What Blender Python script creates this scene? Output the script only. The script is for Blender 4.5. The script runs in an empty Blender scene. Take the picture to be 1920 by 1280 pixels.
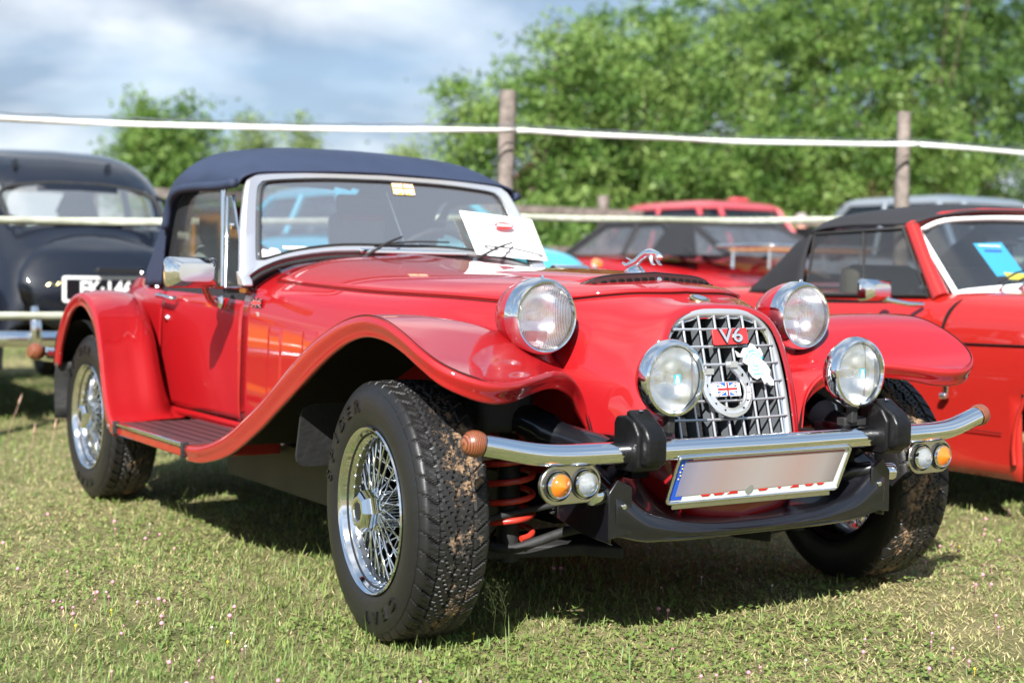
import bpy, math, random
import numpy as np
from mathutils import Vector, Matrix

rng = np.random.default_rng(7)
random.seed(7)
sc = bpy.context.scene
C = sc.collection
R = math.radians

# ------------------------------------------------------------------ camera
cam_d = bpy.data.cameras.new("camera")
cam = bpy.data.objects.new("camera", cam_d)
C.objects.link(cam)
CAM = Vector((3.01555, -2.36772, 0.860136))
yaw, pit, rol = 2.574273, -0.04700313, 0.01660785
fw = Vector((math.cos(yaw) * math.cos(pit), math.sin(yaw) * math.cos(pit), math.sin(pit)))
rr = Vector((math.sin(yaw), -math.cos(yaw), 0))
uu = rr.cross(fw)
r2 = math.cos(rol) * rr + math.sin(rol) * uu
u2 = -math.sin(rol) * rr + math.cos(rol) * uu
mw = Matrix((r2, u2, -fw)).transposed().to_4x4()
mw.translation = CAM
cam.matrix_world = mw
cam_d.sensor_width = 36
cam_d.lens = 51.16
cam_d.clip_start = 0.05
cam_d.clip_end = 2000
cam_d.dof.use_dof = True
cam_d.dof.focus_distance = 3.52
cam_d.dof.aperture_fstop = 2.8
sc.camera = cam

# ------------------------------------------------------------------ sky, sun, exposure
SUN_DIR = Vector((0.88, -0.86, 1.0)).normalized()
sun_el = math.asin(SUN_DIR.z)
sun_az = math.atan2(SUN_DIR.x, SUN_DIR.y)      # from +Y, clockwise
world = bpy.data.worlds.new("World")
sc.world = world
world.use_nodes = True
nt = world.node_tree
nt.nodes.clear()
def N(t, typ, **kw):
    n = t.nodes.new(typ)
    for k, v in kw.items():
        if k in n.inputs:
            n.inputs[k].default_value = v
        else:
            setattr(n, k, v)
    return n
def math_n(t, op, a, b=None, clamp=False):
    n = t.nodes.new('ShaderNodeMath'); n.operation = op; n.use_clamp = clamp
    for i, s in enumerate((a, b)):
        if s is None: continue
        if isinstance(s, (int, float)): n.inputs[i].default_value = s
        else: t.links.new(s, n.inputs[i])
    return n.outputs[0]
sky = N(nt, 'ShaderNodeTexSky', sky_type='NISHITA', sun_disc=False)
sky.sun_elevation = sun_el
sky.sun_rotation = sun_az
sky.air_density = 1.0; sky.dust_density = 0.6
tc = N(nt, 'ShaderNodeTexCoord')
sep = N(nt, 'ShaderNodeSeparateXYZ')
nt.links.new(tc.outputs['Generated'], sep.inputs[0])
zc = math_n(nt, 'MAXIMUM', sep.outputs[2], 0.0)
zd = math_n(nt, 'ADD', zc, 0.22)
cx = math_n(nt, 'DIVIDE', sep.outputs[0], zd)
cy = math_n(nt, 'DIVIDE', sep.outputs[1], zd)
cmb = N(nt, 'ShaderNodeCombineXYZ')
nt.links.new(cx, cmb.inputs[0]); nt.links.new(cy, cmb.inputs[1])
n1 = N(nt, 'ShaderNodeTexNoise', Scale=0.75, Detail=6.0, Roughness=0.45, Distortion=0.2)
nt.links.new(cmb.outputs[0], n1.inputs['Vector'])
cr = N(nt, 'ShaderNodeValToRGB')
cr.color_ramp.elements[0].position = 0.40; cr.color_ramp.elements[1].position = 0.64
cr.color_ramp.elements[0].color = (0, 0, 0, 1); cr.color_ramp.elements[1].color = (1, 1, 1, 1)
nt.links.new(n1.outputs[0], cr.inputs[0])
# clouds pile up whiter towards the horizon
hz = N(nt, 'ShaderNodeMapRange'); hz.clamp = True
nt.links.new(zc, hz.inputs[0])
hz.inputs[1].default_value = 0.02; hz.inputs[2].default_value = 0.10
hz.inputs[3].default_value = 0.9; hz.inputs[4].default_value = 0.0
cov = math_n(nt, 'ADD', cr.outputs[0], hz.outputs[0], True)
n2 = N(nt, 'ShaderNodeTexNoise', Scale=1.9, Detail=6.0, Roughness=0.5, Distortion=0.15)
nt.links.new(cmb.outputs[0], n2.inputs['Vector'])
cc = N(nt, 'ShaderNodeValToRGB')
cc.color_ramp.elements[0].position = 0.42; cc.color_ramp.elements[1].position = 0.66
cc.color_ramp.elements[0].color = (1.55, 1.95, 2.55, 1); cc.color_ramp.elements[1].color = (5.0, 5.15, 5.3, 1)
hz2 = math_n(nt, 'MULTIPLY', hz.outputs[0], 0.16)
nt.links.new(math_n(nt, 'ADD', n2.outputs[0], hz2), cc.inputs[0])
blue = N(nt, 'ShaderNodeMixRGB', blend_type='MIX')
blue.inputs[0].default_value = 0.7
nt.links.new(sky.outputs[0], blue.inputs[1])
blue.inputs[2].default_value = (1.1, 1.8, 2.8, 1)
mx = N(nt, 'ShaderNodeMixRGB', blend_type='MIX')
nt.links.new(cov, mx.inputs[0]); nt.links.new(blue.outputs[0], mx.inputs[1]); nt.links.new(cc.outputs[0], mx.inputs[2])
bg = N(nt, 'ShaderNodeBackground', Strength=0.1)
nt.links.new(mx.outputs[0], bg.inputs[0])
wo = N(nt, 'ShaderNodeOutputWorld')
nt.links.new(bg.outputs[0], wo.inputs[0])

sd = bpy.data.lights.new("sun", 'SUN')
sd.energy = 4.9; sd.angle = R(0.5); sd.color = (1.0, 0.978, 0.945)
sun = bpy.data.objects.new("sun", sd); C.objects.link(sun)
sun.rotation_euler = (-SUN_DIR).to_track_quat('-Z', 'Y').to_euler()
sun.location = (4, -6, 8)
sc.view_settings.view_transform = 'Standard'
sc.view_settings.look = 'None'
sc.view_settings.gamma = 1
sc.view_settings.use_curve_mapping = False
sc.view_settings.exposure = 1.25
sc.cycles.max_bounces = 8
sc.cycles.transparent_max_bounces = 16
sc.cycles.caustics_reflective = False
sc.cycles.caustics_refractive = False

# ------------------------------------------------------------------ materials
MATS = {}
def mat(name, col, rough=0.5, metal=0.0, coat=0.0, spec=0.5, bump=0.0, bscale=60.0, var=0.0, vscale=8.0, trans=0.0, coatr=0.03):
    m = bpy.data.materials.new(name); m.use_nodes = True
    t = m.node_tree; p = t.nodes['Principled BSDF']
    p.inputs['Base Color'].default_value = (*col, 1)
    p.inputs['Roughness'].default_value = rough
    p.inputs['Metallic'].default_value = metal
    p.inputs['Coat Weight'].default_value = coat
    p.inputs['Coat Roughness'].default_value = coatr
    p.inputs['Coat IOR'].default_value = 1.72 if coat == 1.0 and max(col) > .05 else 1.45
    p.inputs['Specular IOR Level'].default_value = spec
    p.inputs['Transmission Weight'].default_value = trans
    tcn = t.nodes.new('ShaderNodeTexCoord')
    if var > 0:
        n = t.nodes.new('ShaderNodeTexNoise'); n.inputs['Scale'].default_value = vscale; n.inputs['Detail'].default_value = 5
        t.links.new(tcn.outputs['Object'], n.inputs['Vector'])
        r_ = t.nodes.new('ShaderNodeValToRGB')
        r_.color_ramp.elements[0].position = .3; r_.color_ramp.elements[1].position = .7
        r_.color_ramp.elements[0].color = (*[c * (1 - var) for c in col], 1)
        r_.color_ramp.elements[1].color = (*[min(1, c * (1 + var)) for c in col], 1)
        t.links.new(n.outputs[0], r_.inputs[0]); t.links.new(r_.outputs[0], p.inputs['Base Color'])
    if bump > 0:
        n = t.nodes.new('ShaderNodeTexNoise'); n.inputs['Scale'].default_value = bscale; n.inputs['Detail'].default_value = 4
        t.links.new(tcn.outputs['Object'], n.inputs['Vector'])
        b = t.nodes.new('ShaderNodeBump'); b.inputs['Strength'].default_value = bump; b.inputs['Distance'].default_value = 0.01
        t.links.new(n.outputs[0], b.inputs['Height']); t.links.new(b.outputs[0], p.inputs['Normal'])
    MATS[name] = m
    return m
red = mat('red_paint', (0.30, 0.0045, 0.007), 0.6, coat=1.0, spec=.15, coatr=.012)
red_b = mat('red_paint_orange', (0.34, 0.012, 0.008), 0.6, coat=1.0, spec=.15, coatr=.015)
pinkred = mat('faded_red_paint', (0.42, 0.05, 0.06), 0.4, coat=0.8)
chrome = mat('chrome', (0.82, 0.83, 0.84), 0.07, 1.0)
satin = mat('satin_aluminium', (0.62, 0.63, 0.65), 0.28, 0.7)
silver = mat('silver_lacquer', (0.50, 0.51, 0.53), 0.22, 0.6)
steel = mat('polished_steel', (0.62, 0.60, 0.55), 0.22, 1.0)
blackp = mat('black_gloss_paint', (0.005, 0.005, 0.007), 0.35, coat=1.0, spec=.3)
blackc = mat('black_car_paint', (0.004, 0.006, 0.012), 0.5, coat=1.0, spec=.2)
rubber = mat('black_rubber', (0.006, 0.006, 0.0065), 0.36, spec=.25, var=.25, vscale=30, bump=.15, bscale=80)
rubflat = mat('dull_black', (0.012, 0.012, 0.012), 0.7, var=.3, vscale=12, bump=.3, bscale=40)
barrel = mat('shaded_rim_barrel', (0.22, 0.225, 0.23), 0.12, 1.0)  # chrome darkened in colour for the dark reflections inside the wheel
under = mat('underseal_black', (0.005, 0.005, 0.005), 0.9, spec=.2, var=.4, vscale=9)
oliv = mat('grey_green_pan', (0.035, 0.035, 0.026), 0.6, var=.3, vscale=5)
fabric = mat('navy_fabric', (0.022, 0.033, 0.066), 0.7, var=.12, vscale=6, bump=.35, bscale=260, spec=.35)
fabblack = mat('black_fabric', (0.014, 0.014, 0.017), 0.8, var=.12, vscale=6, bump=.3, bscale=200)
wood = mat('turned_wood', (0.16, 0.045, 0.018), 0.35, coat=.4)
white = mat('white_paint', (0.8, 0.8, 0.79), 0.4)
paper = mat('white_paper', (0.85, 0.85, 0.85), 0.6)
seatm = mat('grey_seat_cloth', (0.34, 0.35, 0.38), 0.8)
seatr = mat('red_seat_piping', (0.4, 0.04, 0.04), 0.7)
amber = mat('amber_glass', (0.95, 0.22, 0.01), 0.12, trans=.35, coat=1)
clearp = mat('clear_plastic', (0.75, 0.78, 0.8), 0.08, trans=.75, coat=1)
springr = mat('spring_red', (0.5, 0.035, 0.02), 0.4, coat=.3, var=.3, vscale=25)
blue_p = mat('blue_print', (0.02, 0.10, 0.6), 0.4)
red_p = mat('red_print', (0.62, 0.02, 0.02), 0.4)
cyan_p = mat('cyan_print', (0.03, 0.42, 0.65), 0.4)
yel_p = mat('yellow_print', (0.8, 0.6, 0.03), 0.5)
skyblue = mat('pale_blue_paint', (0.07, 0.42, 0.56), 0.35, coat=1.0)
greyp = mat('silver_grey_paint', (0.22, 0.25, 0.28), 0.3, metal=.3, coat=1.0)
yellowp = mat('yellow_orange_paint', (0.70, 0.30, 0.01), 0.35, coat=1.0)
brass = mat('brass', (0.7, 0.55, 0.25), 0.25, 1.0)
skin = mat('skin', (0.55, 0.28, 0.2), 0.6)
cloth_y = mat('yellow_shirt', (0.6, 0.55, 0.2), 0.8)
cloth_b = mat('blue_shirt', (0.1, 0.15, 0.3), 0.8)
radm = mat('radiator_core', (0.02, 0.02, 0.022), 0.6, bump=.8, bscale=300)
vane = mat('grey_vane', (0.22, 0.24, 0.26), 0.4, .5)

def stripes_mat(name, base, mtl, rough, scale, strength, axis='Y', trans=0.0):
    m = mat(name, base, rough, mtl, trans=trans)
    t = m.node_tree; p = t.nodes['Principled BSDF']
    tcn = t.nodes.new('ShaderNodeTexCoord')
    w = t.nodes.new('ShaderNodeTexWave'); w.bands_direction = axis; w.inputs['Scale'].default_value = scale
    w.inputs['Distortion'].default_value = 0.4
    t.links.new(tcn.outputs['Object'], w.inputs['Vector'])
    b = t.nodes.new('ShaderNodeBump'); b.inputs['Strength'].default_value = strength; b.inputs['Distance'].default_value = 0.004
    t.links.new(w.outputs[0], b.inputs['Height']); t.links.new(b.outputs[0], p.inputs['Normal'])
    return m
def glass_mat(name, tint=(1, 1, 1), refl=0.12, rough=0.0, haze=0.0, wave=0.0):
    m = bpy.data.materials.new(name); m.use_nodes = True
    t = m.node_tree; t.nodes.clear()
    o = t.nodes.new('ShaderNodeOutputMaterial')
    tr = t.nodes.new('ShaderNodeBsdfTransparent'); tr.inputs[0].default_value = (*tint, 1)
    gl = t.nodes.new('ShaderNodeBsdfGlossy'); gl.inputs['Roughness'].default_value = rough
    fr = t.nodes.new('ShaderNodeLayerWeight'); fr.inputs[0].default_value = .5
    a = math_n(t, 'ADD', math_n(t, 'MULTIPLY', math_n(t, 'POWER', fr.outputs['Facing'], 4.0), .7), refl, True)
    mxs = t.nodes.new('ShaderNodeMixShader')
    t.links.new(a, mxs.inputs[0]); t.links.new(tr.outputs[0], mxs.inputs[1]); t.links.new(gl.outputs[0], mxs.inputs[2])
    out = mxs.outputs[0]
    if wave > 0:
        tcn = t.nodes.new('ShaderNodeTexCoord')
        n = t.nodes.new('ShaderNodeTexNoise'); n.inputs['Scale'].default_value = 9; n.inputs['Distortion'].default_value = 1.5
        t.links.new(tcn.outputs['Object'], n.inputs['Vector'])
        b = t.nodes.new('ShaderNodeBump'); b.inputs['Strength'].default_value = wave; b.inputs['Distance'].default_value = .03
        t.links.new(n.outputs[0], b.inputs['Height']); t.links.new(b.outputs[0], gl.inputs['Normal'])
    if haze > 0:
        df = t.nodes.new('ShaderNodeBsdfDiffuse'); df.inputs[0].default_value = (.7, .72, .75, 1)
        m2 = t.nodes.new('ShaderNodeMixShader'); m2.inputs[0].default_value = haze
        t.links.new(out, m2.inputs[1]); t.links.new(df.outputs[0], m2.inputs[2]); out = m2.outputs[0]
    t.links.new(out, o.inputs[0])
    return m
g_screen = glass_mat('windscreen_glass', (0.96, 0.99, 0.99), 0.28, haze=.09)  # haze mixes in diffuse white as painted sky reflection
g_screen2 = glass_mat('blue_windscreen_glass', (0.80, 0.88, 0.92), 0.14, haze=.02)
g_side = glass_mat('side_glass', (0.5, 0.55, 0.5), 0.05, haze=.03)
g_plastic = glass_mat('soft_clear_plastic', (0.6, 0.62, 0.66), 0.15, 0.05, haze=.06, wave=.8)
g_lamp = glass_mat('fog_lamp_glass', (0.95, 0.93, 0.85), 0.08)
g_dark = glass_mat('tinted_glass', (0.35, 0.4, 0.4), 0.10)
def ribbed(name, scale, dfac):
    m = bpy.data.materials.new(name); m.use_nodes = True
    t = m.node_tree; t.nodes.clear(); o = t.nodes.new('ShaderNodeOutputMaterial')
    tcn = t.nodes.new('ShaderNodeTexCoord')
    w = t.nodes.new('ShaderNodeTexWave'); w.bands_direction = 'Y'; w.inputs['Scale'].default_value = scale; w.inputs['Distortion'].default_value = .6
    t.links.new(tcn.outputs['Object'], w.inputs['Vector'])
    b = t.nodes.new('ShaderNodeBump'); b.inputs['Strength'].default_value = .9; b.inputs['Distance'].default_value = .004
    t.links.new(w.outputs[0], b.inputs['Height'])
    tr = t.nodes.new('ShaderNodeBsdfTransparent'); rf = t.nodes.new('ShaderNodeBsdfRefraction'); rf.inputs['IOR'].default_value = 1.12
    t.links.new(b.outputs[0], rf.inputs['Normal'])
    gl = t.nodes.new('ShaderNodeBsdfGlossy'); gl.inputs['Roughness'].default_value = .04; t.links.new(b.outputs[0], gl.inputs['Normal'])
    df = t.nodes.new('ShaderNodeBsdfDiffuse'); df.inputs[0].default_value = (.85, .87, .9, 1); t.links.new(b.outputs[0], df.inputs['Normal'])
    a1 = t.nodes.new('ShaderNodeMixShader'); a1.inputs[0].default_value = .5; t.links.new(tr.outputs[0], a1.inputs[1]); t.links.new(rf.outputs[0], a1.inputs[2])
    a2 = t.nodes.new('ShaderNodeMixShader'); a2.inputs[0].default_value = .22; t.links.new(a1.outputs[0], a2.inputs[1]); t.links.new(gl.outputs[0], a2.inputs[2])
    a3 = t.nodes.new('ShaderNodeMixShader'); a3.inputs[0].default_value = dfac; t.links.new(a2.outputs[0], a3.inputs[1]); t.links.new(df.outputs[0], a3.inputs[2])
    t.links.new(a3.outputs[0], o.inputs[0]); return m
lens_m = ribbed('ribbed_lens', 60, .12)
reflm = mat('lamp_reflector', (.92, .93, .94), .22, 1.0)
fog_m = ribbed('fog_lens_glass', 8, .08)

# tyre material: mud on the tread band
def tyre_mat(name, mud):
    m = mat(name, (0.02, 0.02, 0.021), 0.5)
    t = m.node_tree; p = t.nodes['Principled BSDF']
    tcn = t.nodes.new('ShaderNodeTexCoord')
    sp = t.nodes.new('ShaderNodeSeparateXYZ'); t.links.new(tcn.outputs['Object'], sp.inputs[0])
    ab = math_n(t, 'ABSOLUTE', math_n(t, 'SUBTRACT', sp.outputs[1], 0.022 if mud > .5 else 0.0))
    band = t.nodes.new('ShaderNodeMapRange'); t.links.new(ab, band.inputs[0])
    band.inputs[1].default_value = .03; band.inputs[2].default_value = .085; band.inputs[3].default_value = 0.09; band.inputs[4].default_value = -0.06
    n = t.nodes.new('ShaderNodeTexNoise'); n.inputs['Scale'].default_value = 16; n.inputs['Detail'].default_value = 10; n.inputs['Roughness'].default_value = .82
    t.links.new(tcn.outputs['Object'], n.inputs['Vector'])
    s = math_n(t, 'ADD', n.outputs[0], band.outputs[0])
    r_ = t.nodes.new('ShaderNodeValToRGB'); t.links.new(s, r_.inputs[0])
    r_.color_ramp.elements[0].position = .64 - .02 * mud; r_.color_ramp.elements[1].position = .68 - .02 * mud
    # only on the tread (radius above shoulder)
    x2 = math_n(t, 'MULTIPLY', sp.outputs[0], sp.outputs[0]); z2 = math_n(t, 'MULTIPLY', sp.outputs[2], sp.outputs[2])
    rad = math_n(t, 'SQRT', math_n(t, 'ADD', x2, z2))
    rm = t.nodes.new('ShaderNodeMapRange'); t.links.new(rad, rm.inputs[0])
    rm.inputs[1].default_value = .284; rm.inputs[2].default_value = .297
    k = math_n(t, 'MULTIPLY', r_.outputs[0], rm.outputs[0], True)
    # dusty film everywhere
    n3 = t.nodes.new('ShaderNodeTexNoise'); n3.inputs['Scale'].default_value = 7; n3.inputs['Detail'].default_value = 6
    t.links.new(tcn.outputs['Object'], n3.inputs['Vector'])
    film = t.nodes.new('ShaderNodeMixRGB'); t.links.new(n3.outputs[0], film.inputs[0])
    film.inputs[1].default_value = (.0045, .0045, .005, 1); film.inputs[2].default_value = (.014, .013, .012, 1)
    mxc = t.nodes.new('ShaderNodeMixRGB'); t.links.new(k, mxc.inputs[0])
    t.links.new(film.outputs[0], mxc.inputs[1]); mxc.inputs[2].default_value = (.22, .14, .08, 1)
    t.links.new(mxc.outputs[0], p.inputs['Base Color'])
    ro = math_n(t, 'ADD', math_n(t, 'MULTIPLY', k, .45), .46); t.links.new(ro, p.inputs['Roughness'])
    n4 = t.nodes.new('ShaderNodeTexNoise'); n4.inputs['Scale'].default_value = 120; n4.inputs['Detail'].default_value = 4
    t.links.new(tcn.outputs['Object'], n4.inputs['Vector'])
    hgt = math_n(t, 'ADD', math_n(t, 'MULTIPLY', k, 1.0), math_n(t, 'MULTIPLY', n4.outputs[0], .25))
    b = t.nodes.new('ShaderNodeBump'); b.inputs['Strength'].default_value = .6; b.inputs['Distance'].default_value = .004
    t.links.new(hgt, b.inputs['Height']); t.links.new(b.outputs[0], p.inputs['Normal'])
    return m
tyre_m = tyre_mat('muddy_tyre', 1.0)
tyre_m2 = tyre_mat('very_muddy_tyre', 2.6)

# wood rings
t_ = wood.node_tree; p_ = t_.nodes['Principled BSDF']
tc_ = t_.nodes.new('ShaderNodeTexCoord'); w_ = t_.nodes.new('ShaderNodeTexWave'); w_.inputs['Scale'].default_value = 70; w_.inputs['Distortion'].default_value = 3
w_.bands_direction = 'Y'
t_.links.new(tc_.outputs['Object'], w_.inputs['Vector'])
r__ = t_.nodes.new('ShaderNodeValToRGB'); r__.color_ramp.elements[0].color = (.07, .02, .01, 1); r__.color_ramp.elements[1].color = (.26, .085, .035, 1)
t_.links.new(w_.outputs[0], r__.inputs[0]); t_.links.new(r__.outputs[0], p_.inputs['Base Color'])

# ------------------------------------------------------------------ mesh helpers
def base_of(p):
    b = Vector((0, 0, 0))
    while p is not None:
        b += p.location; p = p.parent
    return b
def mk(name, V, F, m=None, parent=None, smooth=True, local=False, sharp=None):
    V = np.asarray(V, float).reshape(-1, 3)
    if not local and parent is not None:
        V = V - np.array(base_of(parent))
    me = bpy.data.meshes.new(name)
    me.from_pydata(V.tolist(), [], [list(map(int, f)) for f in F])
    if m is not None:
        for mm in (m if isinstance(m, (list, tuple)) else [m]):
            me.materials.append(mm)
    if smooth:
        me.polygons.foreach_set('use_smooth', [True] * len(me.polygons))
        if sharp: me.set_sharp_from_angle(angle=R(sharp))
    me.update()
    o = bpy.data.objects.new(name, me); C.objects.link(o)
    if parent is not None: o.parent = parent
    return o
def empty(name, loc, label=None, cat=None, group=None, parent=None, kind=None):
    o = bpy.data.objects.new(name, None); C.objects.link(o); o.location = loc
    o.empty_display_size = .1
    if parent is not None: o.parent = parent
    tag(o, label, cat, group, kind)
    return o
def tag(o, label=None, cat=None, group=None, kind=None):
    if label: o['label'] = label
    if cat: o['category'] = cat
    if group: o['group'] = group
    if kind: o['kind'] = kind
    return o
def cr1(P, n, closed=False):
    """Catmull-Rom (centripetal-ish uniform) through P, n samples per span"""
    P = np.asarray(P, float)
    k = len(P)
    if closed:
        Q = np.concatenate([P[-1:], P, P[:2]]); spans = k
    else:
        Q = np.concatenate([2 * P[:1] - P[1:2], P, 2 * P[-1:] - P[-2:-1]]); spans = k - 1
    out = []
    for s in range(spans):
        p0, p1, p2, p3 = Q[s], Q[s + 1], Q[s + 2], Q[s + 3]
        for i in range(n):
            t = i / n
            out.append(.5 * ((2 * p1) + (-p0 + p2) * t + (2 * p0 - 5 * p1 + 4 * p2 - p3) * t * t + (-p0 + 3 * p1 - 3 * p2 + p3) * t ** 3))
    if not closed: out.append(P[-1])
    return np.array(out)
def dense(G, nu, nv):
    G = np.asarray(G, float)
    A = cr1(G, nu)
    return np.swapaxes(cr1(np.swapaxes(A, 0, 1), nv), 0, 1)
def grid_faces(a, b, mask=None, flip=False, off=0, wrapv=False):
    F = []
    bb = b if wrapv else b - 1
    for i in range(a - 1):
        for j in range(bb):
            if mask is not None and not mask[i][j]: continue
            j2 = (j + 1) % b
            f = (i * b + j + off, i * b + j2 + off, (i + 1) * b + j2 + off, (i + 1) * b + j + off)
            F.append(f[::-1] if flip else f)
    return F
def sheet(name, G, m, parent, flip=False, mask=None, thick=0, sharp=40, off=-1, m2=None):
    G = np.asarray(G); a, b = G.shape[:2]
    o = mk(name, G.reshape(-1, 3), grid_faces(a, b, mask, flip), m if m2 is None else [m, m2], parent, sharp=sharp)
    clean(o)
    if thick:
        md = o.modifiers.new('thickness', 'SOLIDIFY'); md.thickness = thick; md.offset = off
        if m2 is not None: md.material_offset = 1
    return o
def clean(o):
    import bmesh
    bm = bmesh.new(); bm.from_mesh(o.data)
    bmesh.ops.remove_doubles(bm, verts=bm.verts, dist=1e-5)
    lo = [v for v in bm.verts if not v.link_faces]
    if lo: bmesh.ops.delete(bm, geom=lo, context='VERTS')
    bm.to_mesh(o.data); bm.free()
    o.data.polygons.foreach_set('use_smooth', [True] * len(o.data.polygons))
def mir(G):
    G = np.array(G, float); G[..., 1] *= -1; return G
def full(Gh):
    """half grid rows [centre..side] -> full grid [-side..centre..+side]"""
    Gh = np.asarray(Gh, float)
    return np.concatenate([mir(Gh)[:, :0:-1], Gh], axis=1)
def tube_geo(path, r, seg=12, closed=False, caps=True):
    P = np.asarray(path, float); n = len(P)
    rad = np.full(n, r) if np.isscalar(r) else np.interp(np.linspace(0, 1, n), np.linspace(0, 1, len(r)), r)
    if closed: T = np.roll(P, -1, 0) - np.roll(P, 1, 0)
    else: T = np.gradient(P, axis=0)
    T /= np.linalg.norm(T, axis=1)[:, None] + 1e-12
    ref = np.array([0, 0, 1.]) if abs(T[0][2]) < .9 else np.array([1., 0, 0])
    nrm = np.cross(T[0], ref); nrm /= np.linalg.norm(nrm)
    V = []
    for i in range(n):
        nrm = nrm - T[i] * (nrm @ T[i]); nrm /= np.linalg.norm(nrm)
        bn = np.cross(T[i], nrm)
        for k in range(seg):
            a = 2 * math.pi * k / seg
            V.append(P[i] + rad[i] * (math.cos(a) * nrm + math.sin(a) * bn))
    F = []
    for i in range(n if closed else n - 1):
        i2 = (i + 1) % n
        for k in range(seg):
            k2 = (k + 1) % seg
            F.append((i * seg + k, i * seg + k2, i2 * seg + k2, i2 * seg + k))
    if caps and not closed:
        F.append(tuple(range(seg))[::-1]); F.append(tuple((n - 1) * seg + k for k in range(seg)))
    return np.array(V), F
def tube(name, path, r, m, parent, seg=12, closed=False, sm=0, local=False):
    if sm: path = cr1(path, sm, closed)
    V, F = tube_geo(path, r, seg, closed)
    return mk(name, V, F, m, parent, sharp=50, local=local)
def merge(parts):
    V = []; F = []; o = 0
    for v, f in parts:
        V.append(np.asarray(v)); F += [tuple(i + o for i in q) for q in f]; o += len(v)
    return np.concatenate(V), F
def lathe_geo(prof, seg=32, axis='y', centre=(0, 0, 0), dirn=None):
    """prof: [(radius, height)] revolved about an axis through centre"""
    prof = np.asarray(prof, float)
    if dirn is None: d = {'x': (1, 0, 0), 'y': (0, 1, 0), 'z': (0, 0, 1)}[axis]
    else: d = dirn
    d = np.array(d, float); d /= np.linalg.norm(d)
    ref = np.array([0, 0, 1.]) if abs(d[2]) < .9 else np.array([1., 0, 0])
    a1 = np.cross(ref, d); a1 /= np.linalg.norm(a1); a2 = np.cross(d, a1)
    V = []
    for r_, h in prof:
        for k in range(seg):
            a = 2 * math.pi * k / seg
            V.append(np.array(centre) + d * h + r_ * (math.cos(a) * a1 + math.sin(a) * a2))
    F = []
    for i in range(len(prof) - 1):
        for k in range(seg):
            k2 = (k + 1) % seg
            F.append((i * seg + k, i * seg + k2, (i + 1) * seg + k2, (i + 1) * seg + k))
    return np.array(V), F
def lathe(name, prof, m, parent, seg=32, axis='y', centre=(0, 0, 0), dirn=None, sharp=40, local=False):
    V, F = lathe_geo(prof, seg, axis, centre, dirn)
    o = mk(name, V, F, m, parent, sharp=sharp, local=local)
    clean(o)
    return o
def box_geo(c, s, rot=None):
    x, y, z = [t / 2 for t in s]
    V = np.array([(a * x, b * y, d * z) for a in (-1, 1) for b in (-1, 1) for d in (-1, 1)], float)
    if rot is not None: V = V @ np.array(rot).T
    V = V + np.array(c)
    F = [(0, 1, 3, 2), (4, 6, 7, 5), (0, 4, 5, 1), (2, 3, 7, 6), (0, 2, 6, 4), (1, 5, 7, 3)]
    return V, F
def bevel(o, w, seg=2):
    md = o.modifiers.new('bevel', 'BEVEL'); md.width = w; md.segments = seg; md.limit_method = 'ANGLE'
    return o
def box(name, c, s, m, parent, bev=0, rot=None, local=False):
    V, F = box_geo(c, s, rot)
    o = mk(name, V, F, m, parent, smooth=bool(bev), sharp=35, local=local)
    if bev: bevel(o, bev)
    return o
def prism_geo(poly, o, a, b, n, th):
    """2D poly [(s,t)] in plane o + s*a + t*b, extruded by th along n"""
    o, a, b, n = [np.array(q, float) for q in (o, a, b, n)]
    P0 = [o + s * a + t * b for s, t in poly]; P1 = [p + n * th for p in P0]
    k = len(poly); F = [tuple(range(k))[::-1], tuple(range(k, 2 * k))]
    for i in range(k):
        j = (i + 1) % k; F.append((i, j, k + j, k + i))
    return np.array(P0 + P1), F
def prism(name, poly, o, a, b, n, th, m, parent, bev=0, local=False):
    V, F = prism_geo(poly, o, a, b, n, th)
    ob = mk(name, V, F, m, parent, smooth=bool(bev), sharp=35, local=local)
    if bev: bevel(ob, bev)
    return ob
def rrect(w, h, r, n=6):
    P = []
    for cx_, cy_, a0 in ((w / 2 - r, h / 2 - r, 0), (-w / 2 + r, h / 2 - r, 90), (-w / 2 + r, -h / 2 + r, 180), (w / 2 - r, -h / 2 + r, 270)):
        for i in range(n + 1):
            a = R(a0 + 90 * i / n); P.append((cx_ + r * math.cos(a), cy_ + r * math.sin(a)))
    return P
def text_geo(s, size, thick=0.0, bold=0.0):
    cu = bpy.data.curves.new('t', 'FONT'); cu.body = s; cu.size = size; cu.align_x = 'CENTER'; cu.align_y = 'CENTER'
    cu.extrude = thick; cu.offset = bold; cu.resolution_u = 3
    ob = bpy.data.objects.new('t', cu); C.objects.link(ob)
    me = bpy.data.meshes.new_from_object(ob.evaluated_get(bpy.context.evaluated_depsgraph_get()))
    V = np.array([v.co[:] for v in me.vertices]).reshape(-1, 3); F = [tuple(p.vertices) for p in me.polygons]
    bpy.data.objects.remove(ob); bpy.data.meshes.remove(me); bpy.data.curves.remove(cu)
    return V, F
def text(name, s, size, o, a, b, m, parent, thick=.001, bold=0.0, sx=1.0):
    V, F = text_geo(s, size, thick, bold)
    o, a, b = [np.array(q, float) for q in (o, a, b)]
    n = np.cross(a, b)
    W = o + V[:, :1] * sx * a + V[:, 1:2] * b + V[:, 2:] * n
    return mk(name, W, F, m, parent, smooth=False)
def print_bar(name, w, h, o, a, b, m, parent):
    """a line of print too small to read: one thin raised bar"""
    n = np.cross(np.array(a, float), np.array(b, float))
    return prism(name, [(-w / 2, -h / 2), (w / 2, -h / 2), (w / 2, h / 2), (-w / 2, h / 2)], o, a, b, n, .0006, m, parent)
def unit(v):
    v = np.array(v, float); return v / np.linalg.norm(v)
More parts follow.
